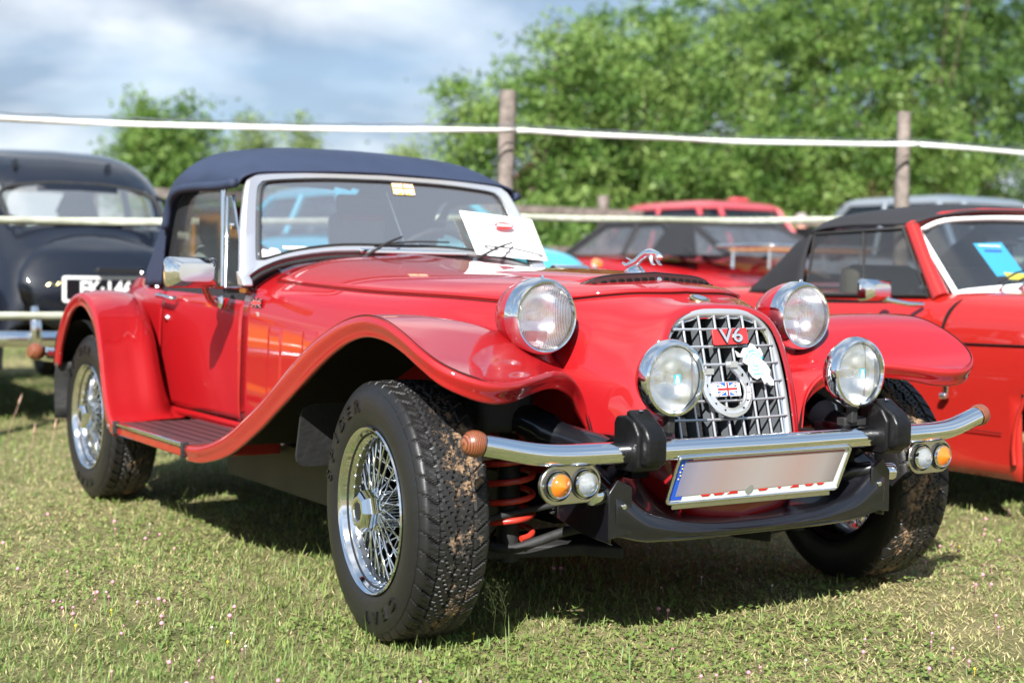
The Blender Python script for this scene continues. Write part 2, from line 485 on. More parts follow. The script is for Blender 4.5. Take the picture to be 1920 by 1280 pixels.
def union_flag(name, o, a, b, w, h, parent, mats=None):
    """small flat union flag: blue plate, white and red bars a hair above each other"""
    mb, mw_, mr = mats or (blue_p, white, red_p)
    o, a, b = [np.array(q, float) for q in (o, a, b)]; n = np.cross(a, b)
    V = []; F = []; MI = []
    def quad(P, lift, mi):
        k = len(V)
        for s, t in P: V.append(o + a * s + b * t + n * lift)
        F.append(tuple(range(k, k + len(P)))); MI.append(mi)
    quad([(-w / 2, -h / 2), (w / 2, -h / 2), (w / 2, h / 2), (-w / 2, h / 2)], .0006, 0)
    def diag(sgn, t, lift, mi):
        t2 = t
        quad([(-w / 2, -sgn * h / 2), (-w / 2 + t2, -sgn * h / 2), (w / 2, sgn * (h / 2 - t2 * h / w)), (w / 2, sgn * h / 2), (w / 2 - t2, sgn * h / 2), (-w / 2, -sgn * (h / 2 - t2 * h / w))][::sgn], lift, mi)
    for s in (1, -1):
        diag(s, h * .22, .0010 + .0001 * s, 1)
    for s in (1, -1):
        diag(s, h * .08, .0014 + .0001 * s, 2)
    for (ww, hh, mi, l) in ((w, h * .34, 1, .0018), (h * .34, h, 1, .0021), (w, h * .2, 2, .0024), (h * .2, h, 2, .0027)):
        quad([(-ww / 2, -hh / 2), (ww / 2, -hh / 2), (ww / 2, hh / 2), (-ww / 2, hh / 2)], l, mi)
    ob = mk(name, V, F, [mb, mw_, mr], parent, smooth=False)
    for i, p in enumerate(ob.data.polygons): p.material_index = MI[i]
    return ob
# ================================================================== RED ROADSTER (x forward, y to its left, origin on the ground below the front axle)
car = empty('roadster', (0, 0, 0), 'glossy red V6 roadster with navy soft top and wire wheels in the foreground', 'sports car')

RINGS = [
 [(.250,0,.772),(.252,.095,.768),(.262,.158,.733),(.280,.189,.650),(.309,.193,.535),(.335,.180,.430),(.350,.125,.350),(.355,0,.332)],
 [(.236,0,.787),(.240,.106,.780),(.250,.178,.742),(.268,.213,.652),(.298,.219,.535),(.320,.208,.410),(.333,.152,.298),(.343,0,.266)],
 [(.170,0,.799),(.170,.140,.788),(.180,.232,.738),(.200,.270,.640),(.220,.276,.520),(.240,.258,.400),(.250,.170,.285),(.262,0,.250)],
 [(.020,0,.832),(.020,.200,.815),(.020,.315,.758),(.030,.350,.650),(.040,.355,.520),(.050,.345,.400),(.060,.250,.320),(.080,0,.280)],
 [(-.30,0,.848),(-.30,.280,.828),(-.30,.415,.778),(-.30,.455,.680),(-.30,.462,.520),(-.30,.455,.380),(-.30,.360,.310),(-.30,0,.290)],
 [(-.80,0,.872),(-.80,.300,.848),(-.80,.468,.787),(-.80,.512,.700),(-.80,.522,.520),(-.80,.518,.380),(-.80,.420,.320),(-.80,0,.310)],
 [(-1.45,0,.910),(-1.45,.32,.885),(-1.45,.512,.812),(-1.45,.556,.740),(-1.45,.567,.540),(-1.45,.562,.360),(-1.45,.50,.320),(-1.45,0,.31)],
]
NU, NV = 12, 10
BG = dense(RINGS, NU, NV)                       # half body, centre to floor
BF = full(BG)                                   # both halves
a_, b_ = BF.shape[:2]
cen = (b_ - 1) // 2
hv = 19                                         # columns from the centre line to the bonnet shut line
hu0, hu1 = 2 * NU + 5, 6 * NU - 2
mask = [[True] * (b_ - 1) for _ in range(a_ - 1)]
def i0(j): return hu0 + 12.0 * (abs(j - cen) / hv) ** 2.2      # the front edge of the bonnet is an arc
for i in range(hu0, hu1 - 2):
    for j in range(cen - hv + 2, cen + hv - 2):
        if i > i0(j) + 3: mask[i][j] = False
for i in range(a_ - 1):                         # open underneath behind the nose
    for j in range(b_ - 1):
        if abs(j + .5 - cen) > 5.4 * NV and i > 2.6 * NU: mask[i][j] = False
nose = sheet('body_shell', BF, red, car, mask=mask, thick=.004, m2=under, off=1)
# bonnet: the same surface with a shut line all round, standing 3 mm proud
nr = hu1 - hu0 + 1
HG = np.zeros((nr, 2 * hv + 1, 3))
for jj, j in enumerate(range(cen - hv, cen + hv + 1)):
    ii = np.linspace(i0(j), hu1, nr); lo_ = np.floor(ii).astype(int); lo_ = np.minimum(lo_, a_ - 2); ff = (ii - lo_)[:, None]
    HG[:, jj] = BF[lo_, j] * (1 - ff) + BF[lo_ + 1, j] * ff
EDGE = np.concatenate([HG[:, 0][::-1], HG[0, 1:-1], HG[:, -1]])
for j in (0, -1): HG[:, j] += (HG[:, 1 if j == 0 else -2] - HG[:, j]) * .22
for i in (0, -1): HG[i] += (HG[1 if i == 0 else -2] - HG[i]) * .10
HG[:, :, 2] += .0035
sheet('bonnet', HG, red, car, thick=.012, m2=under, off=1)
tube('bonnet_shadow_gap', EDGE + np.array([0, 0, .0012]), .0040, under, car, seg=8)  # dark tube that draws the shadow in the bonnet's shut line

# heat bulge in the bonnet that ends in the black air outlet
def hoodz(x, y):
    xs = BG[:, 0, 0]
    i = int(np.argmin(abs(xs - x)));  i = min(max(i, 1), len(xs) - 2)
    i2 = i + (1 if xs[i] > x else -1)
    t = (x - xs[i]) / (xs[i2] - xs[i] + 1e-9)
    out = []
    for q in (i, i2):
        ys = BG[q, :26, 1]; zs = BG[q, :26, 2]
        out.append(np.interp(abs(y), ys, zs))
    return out[0] * (1 - t) + out[1] * t
G = []
for x in np.linspace(-.95, -.018, 24):
    s = min(1, (x + .95) / .75); s = s * s * (3 - 2 * s)
    row = []
    for y in np.linspace(-.236, .236, 33):
        e = 1 - (abs(y) / .236) ** 6
        row.append((x + (.0 if x < -.1 else -.045 * (abs(y) / .236) ** 4), y, hoodz(x, y) + .003 + .026 * s * e))
    G.append(row)
sheet('bonnet_bulge', G, red, car, thick=.006, off=1)
E_ = np.array(G[-1])
V = []; F = []
k = len(E_)
for p in E_: V.append(p + (.012, 0, .002))
for p in E_: V.append((p[0] + .046, p[1], hoodz(p[0] + .046, p[1]) + .0022))
for i in range(k - 1): F.append((i, i + 1, k + i + 1, k + i))
vent = mk('air_outlet', V, F, mat('outlet_brown', (.035, .014, .014), .6, spec=.1), car)
tube('outlet_lip', E_ + np.array([.008, 0, .0005]), .0048, rubber, vent, seg=8)
for i in range(17):
    y = -.192 + i * .024
    p = np.array([np.interp(y, E_[:, 1], E_[:, 0]) + .029, y, (np.interp(y, E_[:, 1], E_[:, 2]) + hoodz(.028, y)) / 2 + .001])
    if i == 8:
        lathe('outlet_rivet', [(.0, .004), (.006, .003), (.008, 0)], chrome, vent, 10, 'x', p)
    else:
        lathe('outlet_hole', [(0, .0032), (.0082, .0032), (.0088, .0), (.0088, -.006)], under, vent, 14, 'x', p)

def side_y(x, z):
    """y of the body side at x, z"""
    if x >= -1.45:
        xs = BG[:, 40, 0]; i = int(np.argmin(abs(xs - x))); i = min(max(i, 1), len(xs) - 1)
        col = BG[i, 22:60]
        o = np.argsort(col[:, 2])
        y0 = np.interp(z, col[o, 2], col[o, 1])
        i2 = i - 1 if xs[i] < x else min(i + 1, len(xs) - 1)
        col = BG[i2, 22:60]; o = np.argsort(col[:, 2]); y1 = np.interp(z, col[o, 2], col[o, 1])
        t = 0 if i2 == i else (x - xs[i]) / (xs[i2] - xs[i])
        return y0 * (1 - t) + y1 * t
    return .56
for sy in (-1, 1):
    for x0 in (-1.27, -1.045, -.825):
        G = []
        for u in np.linspace(0, 1, 12):
            z = .37 + .33 * u; row = []
            for v in np.linspace(0, 1, 9):
                x = x0 + .118 * v
                d = min(v, 1 - v) * .118; d2 = min(d, (.70 - z))
                h = .005 * min(1, max(0, d2) / .009)
                row.append((x, sy * (side_y(x, z) + .0005 + h), z))
            G.append(row)
        sheet('pressed_side_panel', G, red, car, flip=(sy > 0))

# body sides from the scuttle back, doors cut out
SIDE = [[(-1.45,.512,.812),(-1.45,.556,.740),(-1.45,.567,.540),(-1.45,.562,.330)],
        [(-1.90,.520,.806),(-1.90,.560,.745),(-1.90,.570,.540),(-1.90,.564,.330)],
        [(-2.30,.520,.806),(-2.30,.562,.745),(-2.30,.572,.540),(-2.30,.566,.330)],
        [(-2.55,.505,.815),(-2.55,.548,.745),(-2.55,.560,.540),(-2.55,.555,.330)],
        [(-2.85,.460,.815),(-2.85,.500,.740),(-2.85,.515,.540),(-2.85,.510,.350)],
        [(-3.05,.380,.790),(-3.06,.410,.720),(-3.08,.420,.540),(-3.06,.410,.360)]]
SD = dense(SIDE, 14, 8)
d0, d1 = 0, 14 * 2 - 3
for sy in (1, -1):
    S = SD if sy > 0 else mir(SD)
    msk = [[not (i < d1 and j < 23) for j in range(S.shape[1] - 1)] for i in range(S.shape[0] - 1)]
    sheet('rear_side_panel', S, red, car, flip=(sy < 0), mask=msk, thick=.004, m2=under, off=-1)
    D = S[d0:d1 + 1, :24].copy()
    D[0] += (D[1] - D[0]) * .12; D[-1] += (D[-2] - D[-1]) * .15; D[:, -1] += (D[:, -2] - D[:, -1]) * .2
    D[:, :, 1] += sy * .0015
    door = sheet('door', D, red, car, flip=(sy < 0), thick=.02, m2=under, off=-1)
    Y = lambda y: sy * y
    h = tube('door_handle', [(-2.20, Y(.572), .755), (-2.195, Y(.597), .757), (-2.13, Y(.600), .755), (-2.06, Y(.598), .750), (-2.05, Y(.575), .748)], .0085, chrome, door, seg=10, sm=4)
    lathe('door_lock', [(0, .012), (.010, .010), (.013, .004), (.015, 0)], chrome, door, 16, dirn=(0, sy, 0), centre=(-2.155, Y(.570), .675))
    mr = None
    # door mirror: chrome trapezoid shell on a stalk
    px, py, pz = -1.47, Y(.735), .845
    V = []
    for q, (sx, sz_) in enumerate(((1.0, 1.0), (1.0, 1.0), (.93, .90), (.66, .58))):
        dx = (0, .012, .035, .062)[q]
        for (yy, zz) in rrect(.175 * sx, .098 * sz_, .018, 3):
            V.append((px + dx, py + yy, pz + zz))
    nn = 16; F = []
    for q in range(3):
        for i in range(nn): F.append((q * nn + i, q * nn + (i + 1) % nn, (q + 1) * nn + (i + 1) % nn, (q + 1) * nn + i))
    F.append(tuple(range(nn))[::-1]); F.append(tuple(3 * nn + i for i in range(nn)))
    mr = mk('door_mirror', V, F, chrome, door, sharp=28)
    tube('mirror_arm', [(-1.475, Y(.690), .815), (-1.53, Y(.660), .790), (-1.58, Y(.630), .765)], [.009, .011, .012], chrome, mr)
    lathe('mirror_foot', [(0, .02), (.012, .018), (.02, .008), (.026, 0)], chrome, mr, 16, dirn=(0, sy, .15), centre=(-1.64, Y(.568), .745))
    tube('mirror_neck', [(-1.58, Y(.63), .765), (-1.62, Y(.605), .75), (-1.64, Y(.578), .745)], [.012, .014, .016], chrome, mr)
# rear deck and tail
TAIL = [[(-2.50,0,.850),(-2.50,.25,.847),(-2.50,.42,.835),(-2.50,.510,.812)],
        [(-2.80,0,.850),(-2.80,.25,.845),(-2.80,.39,.832),(-2.83,.468,.810)],
        [(-3.03,0,.820),(-3.03,.20,.815),(-3.02,.32,.805),(-3.03,.395,.785)],
        [(-3.14,0,.700),(-3.14,.20,.700),(-3.12,.32,.695),(-3.075,.418,.690)],
        [(-3.16,0,.360),(-3.16,.20,.360),(-3.13,.32,.360),(-3.06,.412,.360)]]
sheet('rear_deck', full(dense(TAIL, 8, 6)), red, car, thick=.004, m2=under)

# ---- front wings
lip = [(-1.15,.865,.285),(-1.01,.866,.295),(-.81,.866,.340),(-.62,.866,.420),(-.48,.866,.492),(-.35,.866,.560),(-.24,.866,.618),(-.14,.866,.664),(-.06,.866,.692),(.03,.866,.708),(.12,.866,.703),(.20,.865,.683),(.27,.858,.652),(.325,.838,.620),(.362,.795,.596),(.375,.740,.580),(.362,.675,.578),(.330,.605,.590),(.290,.530,.598),(.240,.460,.590),(.203,.400,.565),(.187,.362,.520),(.190,.338,.465),(.205,.318,.400)]
cre = [(-1.15,.850,.330),(-1.01,.850,.345),(-.83,.850,.395),(-.65,.850,.475),(-.515,.850,.545),(-.395,.850,.615),(-.285,.850,.672),(-.175,.850,.715),(-.07,.850,.745),(.03,.850,.758),(.125,.850,.750),(.205,.848,.725),(.275,.840,.692),(.325,.820,.663),(.362,.782,.640),(.375,.730,.626),(.360,.665,.626),(.325,.595,.634),(.283,.520,.640),(.232,.452,.630),(.195,.396,.600),(.180,.360,.552),(.185,.338,.490),(.200,.318,.420)]
inn = [(-1.15,.52,.327),(-1.0,.515,.345),(-.85,.505,.40),(-.68,.49,.475),(-.54,.475,.545),(-.42,.455,.605),(-.31,.435,.650),(-.20,.41,.680),(-.10,.375,.680),(-.03,.345,.672),(.02,.330,.655),(.04,.325,.645),(.05,.322,.637),(.055,.320,.630),(.06,.318,.624),(.065,.316,.616),(.07,.314,.610),(.075,.312,.603),(.08,.310,.595),(.085,.308,.585),(.095,.305,.562),(.105,.300,.525),(.125,.290,.468),(.15,.275,.400)]
bmp = [0,.004,.012,.020,.026,.030,.034,.034,.030,.024,.016,.010,.006,.002,.000,-.002,-.002,.000,.002,.004,.006,.006,.006,.004]
def wing(lip, cre, inn, bmp, rowsf=(.3, .62, .86)):
    lip, cre, inn = [np.array(q, float) for q in (lip, cre, inn)]
    T = np.gradient(lip[:, :2], axis=0); T /= np.linalg.norm(T, axis=1)[:, None]
    Nn = np.stack([-T[:, 1] * 1.0, T[:, 0] * 1.0, 0 * T[:, 0]], 1)
    Nn[np.array([n[1] * .3 + n[0] * .95 for n in Nn]) < 0] *= -1
    lip = lip - Nn * .006; cre = cre + Nn * .008
    rows = [inn]
    for f in rowsf:
        q = inn * (1 - f) + cre * f
        q[:, 2] += np.array(bmp) * math.sin(math.pi * min(.85, f * .9 + .1)) * 1.25
        rows.append(q)
    c1 = cre.copy(); c1[:, 2] += .0
    rows.append(c1)
    rows.append(cre + Nn * .006 + (lip - cre) * .07)
    rows.append(cre + Nn * .010 + (lip - cre) * .32)
    rows.append(cre * .3 + lip * .7 + Nn * .004)
    rows.append(lip + Nn * .001)
    rows.append(lip - Nn * .012 + np.array([0, 0, .001]))
    return np.swapaxes(np.array(rows), 0, 1)
WG = dense(wing(lip, cre, inn, bmp), 5, 5)
for sy in (-1, 1):
    sheet('front_wing', WG if sy > 0 else mir(WG), red, car, flip=(sy > 0), thick=.005, m2=under, off=-1, sharp=60)

# ---- rear wings
rl = [(-1.85,.866,.285),(-1.91,.864,.300),(-1.97,.862,.345),(-2.015,.860,.430),(-2.06,.858,.550),(-2.12,.855,.640),(-2.21,.852,.695),(-2.31,.850,.715),(-2.42,.850,.690),(-2.51,.848,.630),(-2.59,.845,.545),(-2.63,.843,.470)]
rc = [(-1.83,.850,.330),(-1.88,.850,.345),(-1.93,.848,.400),(-1.975,.846,.480),(-2.02,.843,.585),(-2.09,.838,.680),(-2.19,.832,.742),(-2.31,.830,.762),(-2.44,.830,.738),(-2.55,.830,.672),(-2.63,.828,.580),(-2.675,.826,.480)]
ri = [(-2.00,.545,.327),(-2.10,.550,.340),(-2.19,.550,.395),(-2.26,.550,.475),(-2.33,.548,.570),(-2.41,.545,.650),(-2.51,.535,.705),(-2.60,.520,.718),(-2.70,.500,.700),(-2.78,.490,.640),(-2.84,.480,.560),(-2.87,.470,.480)]
rb = [0,.002,.008,.014,.018,.022,.024,.024,.024,.022,.016,.010]
rwc = wing(rl, rc, ri, rb)
for i_ in range(len(rl)):
    fx_ = (0, .045, .085, .10, .10, .085, .06, .035, .015, .0, .0, .0)[i_]
    for j_, k__ in ((1, 1.15), (2, .62), (3, .2)): rwc[i_, j_, 0] += fx_ * k__
RWG = dense(rwc, 5, 5)
for sy in (-1, 1):
    w = sheet('rear_wing', RWG if sy > 0 else mir(RWG), red, car, flip=(sy < 0), thick=.005, m2=under, off=-1, sharp=60)
    Q = [[(-2.635, sy * .845, .49), (-2.66, sy * .62, .49)], [(-2.66, sy * .845, .40), (-2.69, sy * .62, .40)], [(-2.665, sy * .84, .27), (-2.69, sy * .62, .27)]]
    sheet('mud_flap', dense(Q, 3, 2), rubflat, w, thick=.006)
    # dark inner arches so nothing shows through
    Q = []
    for th in np.linspace(0, 150, 14):
        Q.append([(-2.40 - .355 * math.cos(R(th)), sy * y, .30 + .36 * math.sin(R(th))) for y in (.665, .74, .82)])
    sheet('rear_arch_liner', Q, under, w)
# ---- running boards
for sy in (-1, 1):
    b = box('running_board', (-1.50, sy * .705, .309), (.70, .30, .04), red_b, car, bev=.006)
    box('rubber_tread', (-1.505, sy * .712, .3305), (.655, .272, .006), mat('step_rubber', (.045, .030, .033), .42) if sy < 0 else MATS['step_rubber'], b, bev=.002)
    box('edge_trim', (-1.505, sy * .8575, .3285), (.665, .012, .013), chrome, b, bev=.003)
    box('edge_trim', (-1.505, sy * .5735, .3325), (.76, .010, .010), chrome, b, bev=.002)
    for x in (-1.172, -1.838):
        box('end_cap', (x, sy * .858, .315), (.012, .022, .046), rubflat, b, bev=.003)
    for i in range(5):
        box('rubber_rib', (-1.505, sy * (.62 + i * .045), .3340), (.645, .004, .0016), rubber, b)

# ---- windscreen
def wp(y, z, off=0.0):      # point on the raked screen
    return np.array([-1.38 - .537 * (z - .82) + off * .881, y, z + off * .473])
Ao = [(0,.917),(.25,.912),(.43,.886),(.53,.852),(.60,.815),(.590,.88),(.570,.97),(.545,1.06),(.520,1.135),(.500,1.160),(.455,1.176),(.25,1.185),(0,1.190)]
Bi = [(0,.941),(.22,.938),(.385,.918),(.48,.895),(.530,.883),(.534,.90),(.520,.97),(.502,1.05),(.484,1.115),(.468,1.140),(.430,1.154),(.24,1.169),(0,1.174)]
Ao = cr1(Ao, 4); Bi = cr1(Bi, 4)
loopO = np.concatenate([Ao, (Ao * [-1, 1])[-2:0:-1]]); loopI = np.concatenate([Bi, (Bi * [-1, 1])[-2:0:-1]])
k = len(loopO)
V = []
for lo, off in ((loopI, -.008), (loopI, .008), (loopI * .25 + loopO * .75, .016), (loopO, .008), (loopO, -.012)):
    for y, z in lo: V.append(wp(y, z, off))
F = []
for r_ in range(5):
    for i in range(k):
        j = (i + 1) % k; q = (r_ + 1) % 5
        F.append((r_ * k + i, r_ * k + j, q * k + j, q * k + i))
ws = mk('windscreen_frame', V, F, satin, car, sharp=45)
tube('screen_seal', [wp(y, z, .0095) for y, z in loopI * .97 + np.array([0, .0317])*1.0], .0045, rubflat, ws, closed=True, seg=6)
V = [wp(y, z, .002) for y, z in loopI]
glass = mk('windscreen_glass', V, [tuple(range(k))], g_screen, ws, smooth=False)
for sy in (-1, 1):
    prism('screen_foot', [(-.02, -.02), (.03, -.018), (.03, .0), (.0, .03), (-.02, .03)], (-1.385, sy * .568, .822), (1, 0, 0), (-.4, 0, 1), (0, sy, 0), .035, satin, ws, bev=.006)
# black scuttle seal between glass frame and bonnet
V = [wp(y, z, 0) + np.array([.016, 0, -.010]) for y, z in np.concatenate([(Ao * [-1, 1])[16:0:-1], Ao[:17]])]
tube('scuttle_seal', V, .008, rubflat, ws, seg=8)
# wipers
def wiper(p0, p1, q0, q1):
    w = tube('wiper', [p0, (np.array(p0) + p1) / 2 + np.array([.03, 0, .012]), p1], [.006, .0045, .0035], rubflat, car, seg=8, sm=4)
    lathe('wiper_pivot', [(0, .012), (.012, .010), (.015, 0)], chrome, w, 12, dirn=(.8, 0, .6), centre=np.array(p0) - np.array([0, 0, .01]))
    tube('wiper_blade', [q0, (np.array(q0) + q1) / 2 + np.array([.012, 0, .006]), q1], .0035, rubflat, w, seg=6, sm=4)
wiper((-1.375, -.165, .905), wp(.01, .965, .028), wp(-.10, .940, .018), wp(.20, .955, .018))
wiper((-1.375, .27, .905), wp(.45, .950, .042), wp(.33, .938, .036), wp(.57, .908, .036))
G = box('demister_rail', (-1.41, .05, .926), (.012, .42, .016), chrome, ws, bev=.004)
# things stuck on the glass
union_flag('sun_visor_sticker', wp(.075, 1.148, .006), (0, 1, 0), unit((-.537, 0, 1)), .085, .05, glass, (yel_p, paper, mat('faded_red_print', (.6, .2, .08), .6)))
pl = [(-.05, .0), (-.03, .018), (-.01, .014), (.0, .024), (.022, .02), (.03, .008), (.04, .0), (.034, -.016), (.012, -.012), (.002, -.026), (-.016, -.022), (-.02, -.008), (-.04, -.012)]
prism('sticker', pl, wp(-.475, .905, .006), (0, 1, 0), unit((-.537, 0, 1)), unit((1, 0, .537)), .0008, paper, glass)
print_bar('lettered_sticker', .095, .011, wp(-.385, .928, .006), (0, 1, 0), unit((-.537, 0, 1)), paper, glass)

# ---- soft top
TOP = [[(-1.560,0,1.203),(-1.556,.25,1.198),(-1.548,.44,1.188),(-1.540,.520,1.168),(-1.553,.545,1.140)],
       [(-1.67,0,1.270),(-1.67,.25,1.262),(-1.66,.44,1.236),(-1.65,.534,1.188),(-1.65,.556,1.136)],
       [(-1.88,0,1.303),(-1.88,.25,1.294),(-1.88,.44,1.262),(-1.88,.543,1.200),(-1.90,.566,1.142)],
       [(-2.12,0,1.305),(-2.12,.25,1.296),(-2.12,.44,1.262),(-2.12,.540,1.194),(-2.14,.568,1.130)],
       [(-2.34,0,1.275),(-2.34,.25,1.264),(-2.31,.43,1.220),(-2.25,.535,1.135),(-2.21,.566,1.040)],
       [(-2.53,0,1.190),(-2.51,.25,1.180),(-2.44,.41,1.125),(-2.36,.520,1.020),(-2.30,.560,.930)],
       [(-2.68,0,1.040),(-2.65,.25,1.030),(-2.57,.40,.985),(-2.48,.505,.915),(-2.41,.552,.860)],
       [(-2.86,0,.865),(-2.83,.25,.860),(-2.74,.39,.848),(-2.62,.490,.830),(-2.50,.545,.800)]]
TG = full(dense(TOP, 8, 6))
# folds: gentle creases running from the front corner
for i in range(TG.shape[0]):
    for j in range(TG.shape[1]):
        x, y, z = TG[i, j]
        TG[i, j, 2] += .004 * math.sin(x * 23 + abs(y) * 9) * min(1, abs(y) * 2.2) - .006 * math.exp(-((x + 1.86) / .03) ** 2) - .004 * math.exp(-((x + 2.28) / .03) ** 2)
a_, b_ = TG.shape[:2]
tm = [[True] * (b_ - 1) for _ in range(a_ - 1)]; rwm = [[False] * (b_ - 1) for _ in range(a_ - 1)]
for i in range(a_ - 1):
    for j in range(b_ - 1):
        p = (TG[i, j] + TG[i + 1, j + 1]) / 2
        if p[0] < -2.4 and .90 < p[2] < 1.20 and abs(p[1]) < .33: tm[i][j] = False; rwm[i][j] = True
st = sheet('soft_top', TG, fabric, car, mask=tm, thick=.008, off=-1, flip=False)
sheet('rear_window', TG, g_plastic, st, mask=rwm)
for sy in (-1, 1):
    wr = [(-2.075,.566,1.128),(-2.135,.570,1.08),(-2.175,.572,.99),(-2.205,.572,.89),(-2.235,.570,.795)]
    rr_ = [(-2.21,.567,1.05),(-2.29,.563,.97),(-2.37,.558,.90),(-2.44,.553,.85),(-2.49,.548,.79)]
    Q = [[np.array(a) * (1 - f) + np.array(b) * f for f in (0, .5, 1)] for a, b in zip(wr, rr_)]
    Q = np.array(Q)
    if sy < 0: Q = mir(Q)
    sheet('quarter_panel', dense(Q, 4, 3), fabric, st, flip=(sy > 0), thick=.006)
    pth = [(-1.552, sy * .553, 1.142), (-1.66, sy * .566, 1.136), (-1.90, sy * .574, 1.140), (-2.05, sy * .574, 1.132), (-2.125, sy * .575, 1.095), (-2.165, sy * .576, 1.0)]
    V, F = tube_geo(cr1(pth, 5), .016, 8)
    mk('drip_hem', V, F, fabric, st)
    for (x, z) in ((-2.43, .835), (-2.26, .785)):
        lathe('press_stud', [(0, .005), (.007, .004), (.009, 0)], chrome, st, 10, dirn=(0, sy, 0), centre=(x, sy * .576, z))
    # side glass and quarter light
    Wq = [(-1.585, .88, 0), (-1.605, 1.125, 0)]
    poly = [(-2.225, .795), (-2.20, .90), (-2.165, 1.0), (-2.12, 1.085), (-2.06, 1.122), (-1.64, 1.128), (-1.60, .795)]
    V = [(x, sy * (.545 + (1.12 - z) * .03), z) for x, z in poly]
    sg = mk('side_window', V, [tuple(range(len(V)))], g_side, car, smooth=False)
    tube('window_channel', [(-1.618, sy * .566, .80), (-1.640, sy * .558, 1.125)], .009, chrome, sg, seg=8)
    tube('window_channel', [(-1.632, sy * .566, .80), (-1.655, sy * .558, 1.125)], .005, rubflat, sg, seg=8)
    poly = [(-1.60, .795), (-1.625, 1.10), (-1.575, 1.10), (-1.50, .97), (-1.43, .80)]
    V = [(x, sy * (.548 + (1.12 - z) * .05), z) for x, z in poly]
    ql = mk('quarter_light', V, [tuple(range(len(V)))], g_side, car, smooth=False)
    tube('quarter_light_frame', V, .006, chrome, ql, closed=True, seg=8)
    lathe('catch', [(0, .012), (.012, .010), (.012, 0)], chrome, ql, 10, dirn=(0, sy, 0), centre=(-1.545, sy * .56, 1.0))
    tube('waist_seal', [(-1.42, sy * .553, .806), (-1.9, sy * .557, .803), (-2.24, sy * .555, .802)], .007, rubflat, sg, seg=6)
# ---- cockpit
tub = box('cockpit_floor', (-1.95, 0, .30), (1.1, 1.08, .03), under, car)
box('door_card', (-1.86, .548, .56), (.80, .012, .46), fabblack, car)
box('door_card', (-1.86, -.548, .56), (.80, .012, .46), fabblack, car)
prism('dashboard', [(0, 0), (.18, 0), (.18, .16), (.05, .14), (0, .08)], (-1.62, -.53, .70), (1, 0, 0), (0, 0, 1), (0, 1, 0), 1.06, fabblack, car, bev=.02)
for sy in (-1, 1):
    s = box('seat', (-2.05, sy * .27, .45), (.46, .40, .16), seatm, car, bev=.04)
    V = []
    prof = [(-2.24, .48, .40), (-2.28, .70, .40), (-2.33, .92, .36), (-2.345, .97, .22)]
    for th_ in (0, .09):
        for x, z, w in prof:
            for y in (-w / 2, 0, w / 2): V.append((x + th_ + (.0 if y == 0 else .03 * (th_ > 0)), sy * .27 + y, z))
    F = []
    for s_ in range(3):
        for t in range(2):
            a = s_ * 3 + t; F.append((a, a + 1, a + 4, a + 3)); b2 = a + 12; F.append((b2 + 3, b2 + 4, b2 + 1, b2))
    for s_ in range(3):
        a = s_ * 3; F.append((a + 3, a + 15, a + 12, a)); F.append((a + 2, a + 14, a + 17, a + 5))
    F.append((9, 10, 22, 21)); F.append((10, 11, 23, 22)); F.append((0, 12, 13, 1)); F.append((1, 13, 14, 2))
    ob = mk('seat_back', V, F, seatm, s); md = ob.modifiers.new('s', 'SUBSURF'); md.levels = 2; md.render_levels = 2
    hrst = box('head_rest', (-2.31, sy * .27, 1.02), (.09, .24, .15), seatm, s, bev=.035)
    box('head_rest_piping', (-2.285, sy * .27, 1.075), (.07, .20, .03), seatr, hrst, bev=.014)
th = np.linspace(0, 2 * math.pi, 33)[:-1]
swp = [(-1.72 + .07 * math.sin(a) * 1.0 - .0, .29 + .185 * math.cos(a), .845 + .165 * math.sin(a)) for a in th]
sw = tube('steering_wheel', swp, .013, rubflat, car, closed=True)
for a in (0, 2.2, 4.1):
    tube('wheel_spoke', [(-1.72, .29, .845), (-1.72 + .07 * math.sin(a), .29 + .185 * math.cos(a), .845 + .165 * math.sin(a))], .009, satin, sw)
im = box('interior_mirror', (-1.66, -.01, 1.095), (.03, .245, .065), rubflat, car, bev=.014)
tube('mirror_stem', [(-1.58, -.01, 1.16), (-1.64, -.01, 1.12)], .006, rubflat, im)
tube('stay_wire', [wp(.02, 1.15, -.02), wp(.045, .95, -.02)], .0018, chrome, im, seg=6)
# ---- grille
def gp(y, z, off=0.0):
    x = .247 + (.765 - z) * .263 - 1.1 * y * y * .6
    return np.array([x + off * .967, y, z + off * .254])
fo = [(0,.769),(.09,.764),(.150,.735),(.178,.680),(.189,.61),(.192,.54),(.188,.46),(.177,.395),(.150,.355),(0,.345)]
fo = cr1(fo, 5)
loop = np.concatenate([fo, (fo * [-1, 1])[-2:0:-1]])
gr = tube('grille_frame', [gp(y, z, .004) for y, z in loop], .0115, silver, car, closed=True, seg=10)
tube('frame_bead', [gp(y * .945, z * .95 + .028, .004) for y, z in loop], .004, chrome, gr, closed=True, seg=6)
def gtop(y): return float(np.interp(abs(y), fo[:26, 0], fo[:26, 1]))
def gw(z): return float(np.interp(-z, -fo[:42, 1], fo[:42, 0]))
for y in (-.163, -.117, -.070, -.023, .023, .070, .117, .163):
    zt = gtop(y) - .004; zb = .37
    lean = .0
    pts = [gp(y * (1 + .0 * (z - .4)), z, .010) for z in np.linspace(zt, zb, 9)]
    V, F = tube_geo(pts, .0035, 6)
    V2 = []; F2 = []
    for p in pts: V2 += [p + [-.008, 0, 0], p + [-.034, .0, -.009]]
    kk = len(pts)
    for i in range(kk - 1): F2.append((2 * i, 2 * i + 1, 2 * i + 3, 2 * i + 2))
    mk('grille_bar', V, F, silver, gr)
    mk('grille_vane', V2, F2, vane, gr, smooth=False)
